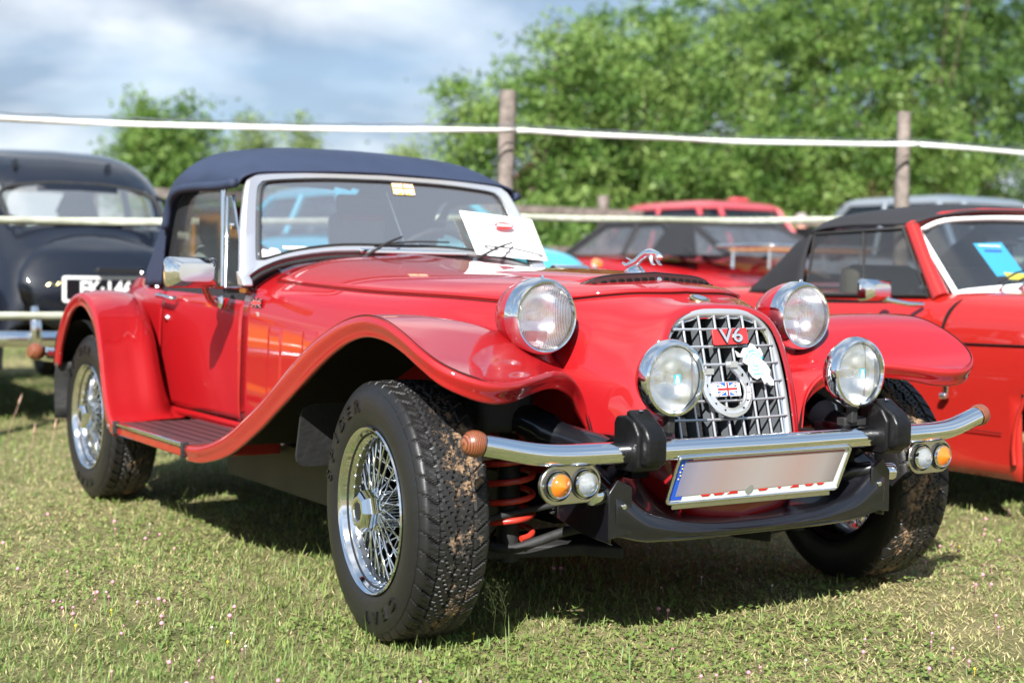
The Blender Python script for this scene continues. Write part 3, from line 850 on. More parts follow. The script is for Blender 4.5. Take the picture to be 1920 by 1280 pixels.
for z in (.727, .685, .642, .598, .555, .511, .467, .423, .382):
    w = gw(z) - .006
    tube('grille_bar', [gp(y, z, .0125) for y in np.linspace(-w, w, 13)], .0036, silver, gr, seg=6)
box('radiator', (.14, 0, .55), (.03, .40, .42), radm, car)
for s in (-1, 1): mk('grille_shroud', [gp(s * .19, z, -.02) if q else (.15, s * .21, z) for z in (.36, .76) for q in (0, 1)], [(0, 1, 3, 2)], under, car)
# V6 badge
o = gp(.010, .707, .019); a = unit(gp(.05, .70) - gp(-.04, .70) + np.array([0, 0, .003])); bq = unit(gp(0, .75) - gp(0, .66))
n_ = np.cross(a, bq)
bd = prism('engine_badge', rrect(.112, .040, .005, 3), o, a, bq, n_, .005, mat('badge_red', (.5, .03, .03), .35), gr, bev=.001)
text('badge_letters', 'V6', .050, o + n_ * .006, a, bq, blackp, bd, thick=.0012, bold=.0022, sx=1.35)
text('badge_letters', 'V6', .050, o + n_ * .0086, a, bq, satin, bd, thick=.0006, bold=.0004, sx=1.35)
# horseshoe
hs = [(-.083,.622),(-.0925,.595),(-.089,.566),(-.068,.538),(-.030,.523),(.008,.532),(.029,.556),(.033,.582),(.019,.612),(-.008,.638)]
hp = cr1([gp(y, z, .028) for y, z in hs], 4)
kk = len(hp); T = np.gradient(hp, axis=0); T /= np.linalg.norm(T, axis=1)[:, None]
nn_ = np.array([.967, 0, .254]); V = []
for p, t in zip(hp, T):
    s = np.cross(nn_, t)
    for u, h in ((-.0115, 0), (-.0115, .007), (-.002, .0095), (.002, .006), (.0045, .006), (.0105, .0085), (.0115, .005), (.0115, 0)): V.append(p + s * u + nn_ * h)
F = []
for i in range(kk - 1):
    for q in range(8): F.append((i * 8 + q, i * 8 + (q + 1) % 8, (i + 1) * 8 + (q + 1) % 8, (i + 1) * 8 + q))
F.append(tuple(range(8))[::-1]); F.append(tuple((kk - 1) * 8 + q for q in range(8)))
hsh = mk('horseshoe', V, F, satin, gr, sharp=40)
for i in (0, kk - 1):
    V, F = box_geo(hp[i] + nn_ * .006, (.016, .024, .014)); mk('horseshoe_calkin', V, F, satin, hsh, smooth=False)
for i in list(range(5, 17, 3)) + list(range(kk - 17, kk - 4, 3)):
    s = np.cross(nn_, T[i]); V, F = box_geo(hp[i] + nn_ * .0075, (.003, .004, .007)); mk('nail_hole', V, F, under, hsh, smooth=False)
fp = gp(-.032, .579, .024)
pq = prism('flag_plate', rrect(.092, .032, .002, 2), fp, (0, 1, 0), unit((-.263, 0, 1)), unit((1, 0, .263)), .003, white, gr)
union_flag('union_flag_plaque', gp(-.029, .580, .0275), (0, 1, 0), unit((-.263, 0, 1)), .062, .030, gr)
# club emblem, cut out plate
em = [(-.055, .028), (-.04, .018), (-.028, .034), (-.012, .036), (-.004, .046), (.006, .042), (.014, .030), (.024, .034), (.030, .018), (.022, .006), (.036, -.006), (.046, -.022), (.042, -.036), (.052, -.052), (.050, -.062), (.036, -.060), (.030, -.052), (.022, -.058), (.014, -.040), (.0, -.046), (-.012, -.040), (-.022, -.026), (-.020, -.010), (-.036, -.002), (-.032, .010), (-.050, .012)]
o = gp(.078, .645, .022); av = unit((.05, 1, -.0)); bv = unit((-.263, 0, 1))
ep = prism('club_emblem', em, o, av, bv, unit(np.cross(av, bv)), .003, mat('emblem_enamel', (.50, .52, .53), .35), gr)
nE = unit(np.cross(av, bv))
ring = [o + nE * .0035 + av * (.017 * math.cos(t) + .0) + bv * (.021 * math.sin(t) - .002) for t in np.linspace(0, 2 * math.pi, 25)[:-1]]
tube('emblem_ring', ring, .0009, cyan_p, ep, closed=True, seg=4)
tube('emblem_mark', [o + nE * .0035 + av * -.004 + bv * .010, o + nE * .0035 + av * -.005 + bv * -.012, o + nE * .0035 + av * .008 + bv * -.012], .0014, cyan_p, ep, seg=4)
def arc_text(name, s, size, o, a, b, rad, a0, step, m, parent, up=True, th=.0004):
    parts = []
    n = np.cross(a, b)
    for i, ch in enumerate(s):
        if ch == ' ': continue
        V, F = text_geo(ch, size, th)
        t = a0 - step * i if up else a0 + step * i
        rad_d = a * math.cos(t) + b * math.sin(t)
        tan = (a * math.sin(t) - b * math.cos(t)) if up else (-a * math.sin(t) + b * math.cos(t))
        upv = rad_d if up else -rad_d
        parts.append((o + rad_d * rad + V[:, :1] * tan + V[:, 1:2] * upv + V[:, 2:] * n, F))
    V, F = merge(parts); return mk(name, V, F, m, parent, smooth=False)
arc_text('emblem_lettering', 'TRIUMPH CLUB', .009, o + nE * .004, av, bv, .026, R(160), R(13), cyan_p, ep)
text('emblem_lettering', 'SAAR e.V.', .008, o + nE * .004 + bv * -.032 + av * .008, av, bv, cyan_p, ep, thick=.0004)
# nose badge
o = np.array([.176, 0, .803]); nrm = unit((.33, 0, 1))
nb = lathe('nose_badge', [(0, .004), (.022, .004), (.027, .0025), (.028, 0)], brass, car, 24, dirn=nrm, centre=o)

lathe('badge_centre', [(0, .005), (.017, .0048), (.018, .003)], chrome, nb, 20, dirn=nrm, centre=o)
lathe('badge_ring', [(.0185, .0046), (.0205, .0046)], blackp, nb, 20, dirn=nrm, centre=o)

# ---- leaping cat mascot
ms = lathe('mascot_base', [(0, .030), (.012, .029), (.024, .024), (.030, .018), (.036, .014), (.038, .006), (.038, 0)], chrome, car, 24, 'z', (-.095, 0, .858))
ms.data.transform(Matrix.Scale(.55, 4, (0, 1, 0)))
def skinned(name, pts, edges, rad, m, parent, lvl=2, local=False):
    P = np.array(pts, float)
    if parent is not None and not local: P = P - np.array(base_of(parent))
    me = bpy.data.meshes.new(name); me.from_pydata(P.tolist(), edges, [])
    ob = bpy.data.objects.new(name, me); C.objects.link(ob); ob.parent = parent
    sk = ob.modifiers.new('skin', 'SKIN'); sk.use_smooth_shade = True
    for i, r_ in enumerate(rad):
        v = me.skin_vertices[0].data[i]; v.radius = (r_, r_) if np.isscalar(r_) else r_
    me.skin_vertices[0].data[0].use_root = True
    sb = ob.modifiers.new('sub', 'SUBSURF'); sb.levels = lvl; sb.render_levels = lvl
    me.materials.append(m)
    return ob
bx_, bz_ = -.095, .880
cat = [(0, 0, 0), (.02, 0, .018), (.05, 0, .032), (.078, 0, .036), (.098, 0, .028), (.112, 0, .016),       # rump -> head
       (-.018, .008, -.002), (-.030, .009, .000), (-.044, .009, .008), (-.018, -.008, -.002), (-.030, -.009, .000), (-.044, -.009, .008),
       (.080, .010, .018), (.090, .011, .004), (.100, .011, .000), (.080, -.010, .018), (.090, -.011, .004), (.100, -.011, .000), (-.014, 0, .012), (-.040, 0, .020)]
ed = [(0, 1), (1, 2), (2, 3), (3, 4), (4, 5), (0, 6), (6, 7), (7, 8), (0, 9), (9, 10), (10, 11), (3, 12), (12, 13), (13, 14), (3, 15), (15, 16), (16, 17), (0, 18), (18, 19)]
rd = [.014, .011, .012, .014, .009, .009, .009, .005, .004, .009, .005, .004, .006, .0045, .004, .006, .0045, .004, .003, .003]
skinned('leaping_cat', [(bx_ + x, y, bz_ + .006 + z) for x, y, z in cat], ed, rd, chrome, ms)
tube('mascot_strut', [(-.105, 0, .875), (-.100, 0, .895)], .008, chrome, ms, seg=8)

# ---- headlamps
def dome(r, h, n=10):
    return [(r * math.sin(t), h * math.cos(t)) for t in np.linspace(0, math.pi / 2, n)]
for sy in (-1, 1):
    c = (.100, sy * .423, .756)
    hl = lathe('headlamp', [(.088, .004), (.092, -.004), (.0935, -.02), (.091, -.05), (.080, -.09), (.060, -.125), (.03, -.15), (0, -.155)], red, car, 48, 'x', c)
    lathe('headlamp_rim', [(.079, .010), (.081, .018), (.085, .019), (.0895, .013), (.0930, .002), (.0945, -.012), (.0945, -.026), (.091, -.027)], chrome, hl, 56, 'x', c)
    lathe('reflector', [(.080, .006), (.073, -.020), (.056, -.045), (.030, -.058), (0, -.06)], reflm, hl, 40, 'x', c)
    lathe('headlamp_lens', [(q, .008 + h) for q, h in dome(.0803, .020)], lens_m, hl, 48, 'x', c)
    lathe('bulb', [(0, -.01), (.012, -.014), (.013, -.05)], clearp, hl, 12, 'x', c)
    lathe('rim_screw', [(0, .010), (.004, .008), (.005, 0)], chrome, hl, 8, 'z', (.095, sy * .423, .847))
    # moulded foot that blends lamp and wing
    V, F = lathe_geo([(.040, .0), (.046, -.04), (.060, -.08), (.09, -.12)], 24, 'z', (.03, sy * .41, .72))
    mk('lamp_pedestal', V, F, red, hl)
# ---- bumper
bp = [(.404, -.772, .496), (.409, -.745, .491), (.423, -.665, .475), (.430, -.60, .468), (.434, -.50, .466), (.436, -.25, .465), (.436, 0, .464), (.436, .25, .465), (.434, .50, .466), (.430, .60, .468), (.423, .665, .475), (.409, .745, .491), (.404, .772, .496)]
bum = tube('bumper_bar', cr1(bp, 6), .0250, chrome, car, seg=24)
for sy in (-1, 1):
    d = unit((-.2, sy * 1, .22)); c = np.array([.402, sy * .790, .4995])
    lathe('wooden_end_knob', [(.025, -.016), (.0275, -.011), (.029, 0), (.0275, .012), (.021, .023), (.010, .030), (0, .031)], wood, bum, 28, dirn=d, centre=c)
    # overrider: two stacked rubber blocks
    yo = sy * .387
    prof = [(.392, .432), (.400, .424), (.470, .424), (.484, .436), (.484, .508), (.464, .538), (.432, .549), (.400, .545), (.392, .53)]
    ov = prism('overrider', [(x - .44, z - .485) for x, z in prof], (.44, yo - .035, .485), (1, 0, 0), (0, 0, 1), (0, 1, 0), .070, rubber, bum, bev=.009)
    prof2 = [(.47, .438), (.503, .441), (.510, .452), (.510, .503), (.494, .526), (.465, .543), (.44, .561), (.425, .558), (.43, .5)]
    prism('overrider_pad', [(x - .44, z - .485) for x, z in prof2], (.44, yo - .027, .485), (1, 0, 0), (0, 0, 1), (0, 1, 0), .054, rubber, ov, bev=.008)
    lathe('overrider_screw', [(0, .003), (.005, .002), (.006, 0)], chrome, ov, 10, 'z', (.447, yo, .558))
    V, F = merge([box_geo((.34, sy * .35, .475), (.16, .05, .03))])
    mk('bumper_bracket', V, F, blackp, bum)
    # fog lamp on its own foot
    c = (.432, sy * .292, .627)
    fl = lathe('fog_lamp', [(.074, .012), (.078, .020), (.084, .018), (.089, .006), (.090, -.006), (.086, -.016), (.080, -.022), (.076, -.034), (.062, -.052), (.040, -.066), (0, -.072)], chrome, car, 56, 'x', c)
    lathe('fog_reflector', [(.074, .008), (.066, -.014), (.045, -.034), (.02, -.044), (0, -.045)], reflm, fl, 40, 'x', c)
    lathe('fog_lens', [(q, .009 + h) for q, h in dome(.0745, .012)], fog_m, fl, 48, 'x', c)
    lathe('bulb_holder', [(0, .0), (.011, -.002), (.014, -.012), (.016, -.04)], clearp, fl, 14, 'x', c)
    # lens sticker: blue with a white wedge
    so = np.array([.432 + .0225, sy * .292, .627]); a = np.array([0, 1, 0.]); bq = np.array([0, 0, 1.])
    prism('lens_sticker', [(-.009, -.011), (.009, -.011), (.009, .011), (-.009, .011)], so, a, bq, (1, 0, 0), .0006, blue_p if 0 else cyan_p, fl)
    prism('lens_sticker_mark', [(-.006, -.006), (.006, -.006), (.0025, .009), (-.0025, .009)], so + [.0007, 0, 0], a, bq, (1, 0, 0), .0004, paper, fl)
    text('lens_sticker_text', 'HELLA', .0052, so + [.0012, 0, -.0085], a, bq, paper, fl, thick=.0002)
    box('lamp_foot', (.425, sy * .290, .525), (.022, .020, .045), rubflat, fl, bev=.003)
    box('lamp_foot', (.405, sy * .310, .503), (.03, .075, .022), rubflat, fl, bev=.003)
    # side and turn lamps on a chromed plate
    c = np.array([.425, sy * .566, .404]); tz = unit((0, 1, .02))
    st_ = [(.043 * math.cos(t) + .037 * (1 if math.cos(t) > 0 else -1), .043 * math.sin(t)) for t in np.linspace(0, 2 * math.pi, 41)[:-1]]
    tl = prism('lamp_plate', st_, c, (0, 1, 0), (0, 0, 1), (1, 0, 0), .012, steel, car, bev=.002)
    for k_, yy in ((0, .036), (1, -.036)):
        cc_ = c + np.array([.012, sy * yy, 0])
        lathe('lamp_gasket', [(.0345, .006), (.035, 0)], rubflat, tl, 28, 'x', cc_)
        ml = lathe('turn_lamp' if k_ == 0 else 'side_lamp', [(.0245, .014), (.0265, .015), (.0295, .010), (.031, .003), (.031, 0)], chrome, tl, 30, 'x', cc_)
        rg = []
        for i in range(7):
            r_ = .0245 * (1 - i / 7.5); h = .014 + .018 * (i / 7) ** .9
            rg += [(r_, h), (r_ * .93, h + .0008)]
        rg.append((0, .0335))
        lathe('lamp_glass', rg, amber if k_ == 0 else clearp, tl, 30, 'x', cc_, sharp=15)
        lathe('bulb_reflector', [(.021, .012), (.012, .004), (0, .003)], chrome, tl, 20, 'x', cc_)
    for yy in (-.073, .073): lathe('plate_screw', [(0, .003), (.004, .002), (.0045, 0)], chrome, tl, 8, 'x', c + np.array([.012, yy, 0]))
    tube('cable_sheath', cr1([(.41, sy * .505, .43), (.40, sy * .48, .455), (.39, sy * .45, .44)], 8), .005, steel, tl, seg=6)
    lathe('tow_bolt', [(0, .05), (.02, .048), (.023, .04), (.021, .0)], chrome, car, 20, dirn=unit((.35, sy * 1, .0)), centre=(.375, sy * .435, .365))
# ---- number plate with its blanked face
o = np.array([.428, -.014, .396]); a = unit((-.03, 1, -.0)); bq = unit((.42, 0, 1)); n_ = np.cross(a, bq)
a = unit((0.0, 1, 0)); n_ = np.cross(a, bq)
plt = prism('number_plate', rrect(.535, .118, .008, 3), o, a, bq, n_, .006, paper, car, bev=.001)
lp = [o + n_ * .008 + a * s + bq * t for s, t in rrect(.540, .121, .010, 3)]
tube('plate_surround', lp, .0042, chrome, plt, closed=True, seg=8)
box('plate_foot', tuple(o + n_ * .006 - bq * .066), (.006, .50, .022), steel, plt, bev=.002)
prism('euro_band', [(-.262, -.053), (-.226, -.053), (-.226, -.044), (-.247, -.044), (-.247, .050), (-.226, .050), (-.226, .054), (-.262, .054)], o, a, bq, n_, .0068, blue_p, plt)
for i in range(5):
    V, F = box_geo(o + n_ * .0075 + a * (-.254 + (i % 2) * .003) + bq * (.004 + i * .009), (.001, .003, .003)); mk('euro_star', V, F, yel_p, plt, smooth=False)
bl = mat('blanked_face', (.42, .36, .36), .35)
t_ = bl.node_tree; p_ = t_.nodes['Principled BSDF']; tc_ = t_.nodes.new('ShaderNodeTexCoord')
sp_ = t_.nodes.new('ShaderNodeSeparateXYZ'); t_.links.new(tc_.outputs['Object'], sp_.inputs[0])
mr_ = t_.nodes.new('ShaderNodeMapRange'); mr_.inputs[1].default_value = -.28; mr_.inputs[2].default_value = .25; t_.links.new(sp_.outputs[1], mr_.inputs[0])
cr_ = t_.nodes.new('ShaderNodeValToRGB'); t_.links.new(mr_.outputs[0], cr_.inputs[0])
e = cr_.color_ramp.elements; e[0].color = (.20, .21, .34, 1); e[1].color = (.20, .17, .17, 1)
for ps, c_ in ((.12, (.34, .30, .36)), (.28, (.40, .30, .29)), (.5, (.42, .37, .36)), (.72, (.42, .30, .28)), (.88, (.38, .33, .32))):
    q = e.new(ps); q.color = (*c_, 1)
t_.links.new(cr_.outputs[0], p_.inputs['Base Color'])
prism('blanked_face', [(-.246, -.043), (-.12, -.041), (.25, -.036), (.255, .051), (-.246, .049)], o, a, bq, n_, .0072, bl, plt)
tube('plate_rule', [o + n_ * .0076 + a * s + bq * .0505 for s in (-.24, .255)], .0010, red_p, plt, seg=4)
parts = []
for i, (s, w) in enumerate(((-.155, .030), (-.115, .034), (-.072, .034), (.022, .032), (.075, .012), (.125, .030), (.172, .030), (.210, .026))):
    P = [(s - w / 2, -.0425), (s - w / 2 + .006, -.0475), (s + w / 2 - .006, -.0475), (s + w / 2, -.0425)]
    if i % 3 == 2: P = [(s - w / 2, -.0475), (s + w / 2, -.0475), (s + w / 2 - .004, -.041), (s - w / 2 + .01, -.041)]
    parts.append(prism_geo(P, o + bq * s * .012, a, bq, n_, .0069))
V, F = merge(parts); mk('letter_feet', V, F, red_p, plt, smooth=False)
lathe('plate_seal', [(0, .0075), (.012, .0074), (.013, .006)], silver, plt, 16, dirn=n_, centre=o - bq * .040 - a * .022)
# ---- black valance below the nose
ys = [-.425, -.40, -.34, -.28, -.20, -.10, 0, .10, .20, .28, .34, .40, .425]
G = []
for y in ys:
    t = abs(y) / .425
    ya = abs(y)
    zt = float(np.interp(ya, [0, .12, .24, .34, .40, .425], [.266, .268, .282, .318, .366, .380])); zb = float(np.interp(ya, [0, .24, .34, .425], [.254, .254, .261, .280]))
    bk = float(np.interp(ya, [0, .18, .28, .425], [.03, .05, .12, .10]))
    G.append([(.22, y, zt + bk + .02), (.27, y, zt + bk * .75), (.33, y, zt + bk * .32), (.380, y, zt + .006), (.396, y, zt + .003), (.403, y, zt - .006), (.409, y, (zt + zb) / 2), (.404, y, zb + .004), (.398, y, zb - .002), (.34, y, zb + .004), (.26, y, zb + .02)])
va = sheet('front_valance', dense(G, 5, 4), blackp, car, thick=.006, flip=True, sharp=50)
for sy in (-1, 1):
    prism('valance_end', [(-.10, -.11), (.0, -.115), (.012, -.06), (.006, 0), (-.05, .03), (-.12, .05), (-.2, .05), (-.2, -.09)], (.402, sy * .430, .372), (1, 0, 0), (0, 0, 1), (0, sy, 0), .008, blackp, va, bev=.002)
    prism('valance_ear', [(-.03, -.105), (.035, -.095), (.035, .01), (-.005, .03), (-.03, .0)], (.404, sy * .415, .372), (0, -sy, 0), (0, 0, 1), (1, 0, 0), .008, blackp, va, bev=.002)
    lathe('valance_rivet', [(0, .006), (.006, .005), (.007, 0)], chrome, va, 10, 'x', (.412, sy * .405, .340))
    tube('front_iron', cr1([(.30, sy * .36, .40), (.36, sy * .37, .42), (.405, sy * .38, .455)], 5), .018, blackp, va, seg=8)
    tube('front_iron', cr1([(.26, sy * .30, .30), (.34, sy * .35, .36), (.39, sy * .40, .375)], 5), .02, blackp, va, seg=8)
# ---- chassis and front suspension
V, F = merge([box_geo((-1.15, 0, .265), (2.3, .62, .07)), box_geo((-.85, 0, .23), (.7, .42, .10)),
              box_geo((.0, .33, .43), (.75, .05, .07)), box_geo((.0, -.33, .43), (.75, .05, .07)), box_geo((.05, 0, .33), (.22, .60, .12))])
mk('chassis', V, F, under, car, smooth=False)
for sy in (-1, 1):
    box('sill_pan', (-.95, sy * .535, .245), (1.35, .02, .15), oliv, car, bev=.004)
    prism('sill_pan', [(-.50, .0), (.10, 0), (.22, .10), (.22, .20), (-.50, .20)], (-.25, sy * .42, .16), (1, 0, 0), (0, 0, 1), (0, sy, 0), .015, oliv, car)
    box('inner_wing', (-.20, sy * .30, .50), (.46, .02, .28), under, car)
    prism('splash_guard', rrect(.22, .17, .03, 3), (-.46, sy * .70, .43), (0, 1, 0), (.25, 0, 1), (1, 0, 0), .01, rubflat, car)
    arm = tube('suspension_turret', cr1([(.06, sy * .48, .50), (.11, sy * .47, .505), (.20, sy * .44, .48), (.33, sy * .39, .455)], 5), [.042] * 5 + [.044] * 5 + [.035] * 5 + [.03], blackp, car, seg=12)
    box('suspension_turret', (.02, sy * .52, .54), (.18, .15, .12), rubflat, car, bev=.02)
    sp_pts = []
    for t in np.linspace(0, 2 * math.pi * 6.2, 190):
        sp_pts.append((.04 + .060 * math.cos(t), sy * .475 + .060 * math.sin(t), .222 + .047 * t / (2 * math.pi)))
    tube('coil_spring', sp_pts, .0078, springr, car, seg=8)
    tube('damper', [(.04, sy * .475, .16), (.04, sy * .475, .55)], .028, rubflat, car)
    tube('anti_roll_bar', cr1([(-.02, sy * .58, .225), (.05, sy * .545, .205), (.10, sy * .50, .20), (.135, sy * .44, .222), (.16, sy * .36, .245), (.20, sy * .20, .262), (.22, 0, .265)], 5), .012, rubflat, car)
    rk = tube('track_rod', [(.08, sy * .60, .268), (.095, sy * .44, .290), (.11, sy * .385, .30)], .0085, steel if 0 else rubflat, car)
    pf = []
    for i in range(25): pf += [(.034 - .006 * (i % 2) - (.012 if i < 2 else 0), i * .008)]
    lathe('rack_gaiter', pf, rubflat, car, 20, dirn=unit((.02, -sy, .02)), centre=(.11, sy * .395, .30))
    prism('lower_wishbone', [(-.02, .62), (.03, .60), (.12, .30), (.20, .24), (.10, .20), (-.12, .22), (-.10, .40)], (.0, 0, .168), (1, 0, 0), (0, sy, 0), (0, 0, 1), .03, rubflat, car, bev=.006)
    box('upright', (-.01, sy * .615, .30), (.07, .06, .26), rubflat, car, bev=.015)
tube('rear_axle', [(-2.39, -.62, .30), (-2.39, .62, .30)], .035, rubflat, car)
# ---- rear bumper
rbp = [(-3.02, -.80, .50), (-3.07, -.72, .49), (-3.14, -.55, .48), (-3.18, 0, .48), (-3.14, .55, .48), (-3.07, .72, .49), (-3.02, .80, .50)]
rbm = tube('rear_bumper', cr1(rbp, 5), .03, chrome, car, seg=16)
lathe('wooden_end_knob', [(.030, -.012), (.036, 0), (.034, .014), (.024, .03), (0, .037)], wood, rbm, 24, dirn=unit((.3, -1, .1)), centre=(-2.90, -.85, .515))
lathe('wooden_end_knob', [(.030, -.012), (.036, 0), (.034, .014), (.024, .03), (0, .037)], wood, rbm, 24, dirn=unit((.3, 1, .1)), centre=(-2.90, .85, .515))
tube('rear_bumper_end', [(-3.02, -.80, .50), (-2.92, -.84, .512)], .03, chrome, rbm, seg=16); tube('rear_bumper_end', [(-3.02, .80, .50), (-2.92, .84, .512)], .03, chrome, rbm, seg=16)
# side badge and small amber blocks
for sy in (-1, 1):
    A = (sy * -1.0 if sy < 0 else -1.0, 0, 0)
    ax = np.array([1.0, 0, 0]) if sy < 0 else np.array([-1.0, 0, 0])
    o = np.array([-1.36, sy * (side_y(-1.36, .735) + .004), .735])
    fb = union_flag('side_flag_badge', o + [0, 0, .016], ax, unit((0, -sy * .12, 1)), .085, .030, car, (rubflat, satin, red_p))
    print_bar('side_badge_plate', .060, .014, o + np.array([0, sy * .002, -.020]), ax, unit((0, -sy * .03, 1)), satin, car)
    box('amber_side_block', (-1.475, sy * .549, .790), (.06, .012, .022), amber, car, bev=.003)

# ---- wheels
RT = .305
def build_tyre():
    prof = [(.070, .178), (.080, .190), (.088, .203), (.0935, .220), (.096, .240), (.0950, .258), (.0915, .272), (.0875, .282), (.0865, .2835), (.0855, .2825), (.0835, .289), (.080, .2945), (.0765, .2985), (.072, .3015)]
    tr = list(np.linspace(.066, -.066, 27))
    full_ = [(-y, r) for y, r in prof] + [(-y, .3045 - .9 * y * y * .8) for y in tr] + [(y, r) for y, r in prof[::-1]]
    n = 968; PT = 44
    V = np.zeros((n, len(full_), 3))
    th = np.linspace(0, 2 * math.pi, n, endpoint=False)
    for j, (y, r) in enumerate(full_):
        a = th * PT / (2 * math.pi)
        rr_ = np.full(n, r)
        ay = abs(y)
        if r > .288:
            # angled shoulder and chevron grooves, zig-zag centre line
            sh = (1.6 - ay * 18) if ay > .040 else (.88 + (.040 - ay) * 55)
            fr = (a + sh + (0.5 if y > 0 else 0)) % 1.0
            lat = np.where((fr < .12), .006, 0.0)
            if ay < .012: lat *= 0
            tri = np.abs(((a * 1.0) % 1.0) - .5) * 2 - .5
            zz = np.abs(y - .010 * tri) < .0032
            z2 = np.abs(ay - .040 - .005 * tri) < .0030
            sipe = np.where((np.abs(((a + sh) * 3.0 % 1.0) - .62) < .12) & (ay > .046) & (ay < .066) & (fr > .2), .0020, 0)
            rr_ = rr_ - np.maximum(np.maximum(lat, zz * .0065), np.maximum(z2 * .005, sipe)) * (1 if r > .296 else .55)
        elif .279 < r and r < .286:
            fr = (a) % 1.0; rr_ = rr_ + np.where(fr < .5, .0012, 0)
        V[:, j, 0] = rr_ * np.cos(th); V[:, j, 2] = rr_ * np.sin(th); V[:, j, 1] = y
    m_ = len(full_)
    F = []
    for i in range(n):
        i2 = (i + 1) % n
        for j in range(m_ - 1): F.append((i * m_ + j, i * m_ + j + 1, i2 * m_ + j + 1, i2 * m_ + j))
    return V.reshape(-1, 3), F
tv, tf = build_tyre()
def side_letters(s, th0, step, size, rad=.246):
    parts = []
    for i, ch in enumerate(s):
        if ch == ' ': continue
        V, F = text_geo(ch, size, .002, .001)
        t = th0 - step * i
        ca, sa = math.cos(t), math.sin(t)
        rd_ = np.array([ca, 0, sa]); tg = np.array([sa, 0, -ca])
        V2 = np.array([0, -.0968, 0]) + rd_ * rad + V[:, :1] * tg * 1.25 + V[:, 1:2] * rd_ + np.array([0, -1, 0]) * V[:, 2:]
        parts.append((V2, F))
    return parts
letters = (side_letters('SPIDER', R(168), R(12.5), .042) + side_letters('CEAT', R(-48), R(13), .038))
rimprof = [(.186, -.070), (.194, -.083), (.1965, -.089), (.194, -.0925), (.189, -.090), (.185, -.083), (.182, -.072), (.177, -.064), (.172, -.058)]
rv, rf = lathe_geo(rimprof, 96, 'y')
bv_, bf_ = lathe_geo([(.172, -.058), (.166, -.046), (.160, -.020), (.158, .020), (.170, .045), (.180, .060), (.194, .083), (.196, .088)], 72, 'y')
sp = []
def spoke(t0, r0, y0, t1, r1, y1, rad=.0026):
    p0 = (r0 * math.cos(t0), y0, r0 * math.sin(t0)); p1 = (r1 * math.cos(t1), y1, r1 * math.sin(t1))
    pm = [p1[i] * .90 + p0[i] * .10 for i in range(3)]
    V, F = tube_geo([p0, pm, p1], [rad, rad, rad * 1.7], 6); return V, F
nip = []
for i in range(36):
    t = 2 * math.pi * i / 36; s = .36 if i % 2 else -.36
    sp.append(spoke(t + s, .046, -.070, t, .166, -.046))
    t2 = t + math.pi / 36
    sp.append(spoke(t2 + (-.75 if i % 2 else .75), .050, .030, t2, .164, -.030))
    for (tt, yy, rr_) in ((t, -.058, .1725), (t2, -.040, .166)):
        V, F = lathe_geo([(0, .005), (.0035, .004), (.005, 0)], 6, dirn=(-math.cos(tt), -.1, -math.sin(tt)), centre=(rr_ * math.cos(tt), yy, rr_ * math.sin(tt)))
        nip.append((V, F))
sv, sf = merge(sp); nv_, nf = merge(nip)
hv_, hf = lathe_geo([(.0, -.060), (.040, -.060), (.048, -.066), (.048, -.078), (.040, -.084), (.040, -.03), (.046, .01), (.062, .03), (.064, .05), (.03, .06)], 32, 'y')
dv, df = lathe_geo([(.03, .045), (.075, .045), (.125, .050), (.135, .062)], 32, 'y')
cap_prof = [(.0, -.116), (.020, -.115), (.024, -.114), (.026, -.118), (.036, -.118), (.045, -.112), (.049, -.100), (.050, -.086), (.044, -.082)]
cv, cf = lathe_geo(cap_prof, 8, 'y'); 
wheels = []
def make_wheel():
    w = empty('wheel', (0, 0, 0), parent=car)
    t = mk('tyre', tv, tf, tyre_m, w, sharp=35, local=True)
    for V_, F_ in letters: mk('tyre_letter', V_, F_, rubber, w, smooth=False, local=True)
    r_ = mk('wheel_rim', rv, rf, chrome, w, sharp=40, local=True)
    mk('rim_barrel', bv_, bf_, barrel, w, sharp=40, local=True)
    s = mk('wire_spokes', sv, sf, chrome, w, local=True); s['kind'] = 'stuff'
    nn_ = mk('spoke_nipples', nv_, nf, chrome, w, local=True); nn_['kind'] = 'stuff'
    h = mk('wheel_hub', hv_, hf, chrome, w, sharp=40, local=True)
    d = mk('brake_drum', dv, df, rubflat, w, sharp=40, local=True)
    c = mk('hub_nut', cv, cf, chrome, w, sharp=22, local=True)
    bdg = lathe('hub_badge', [(0, -.1165), (.021, -.1160)], rubflat, w, 24, 'y', local=True)
    return w
w0 = make_wheel()
spots = [(0, -.742, -5), (0, .742, 175), (-2.39, -.705, 0), (-2.39, .705, 180)]
for i, (x, y, rz) in enumerate(spots):
    if i == 0: w = w0
    else:
        w = w0.copy(); C.objects.link(w); w.parent = car
        for ch in list(w0.children):
            c_ = ch.copy(); C.objects.link(c_); c_.parent = w
    if i in (1, 3):
        for ch in w.children:
            if ch.name.startswith('tyre') and 'letter' not in ch.name:
                ch.material_slots[0].link = 'OBJECT'; ch.material_slots[0].material = tyre_m2
    w.location = (x, y, RT - .004)
    w.rotation_euler = (0, R((0, 40, 25, 70)[i]), R(rz))
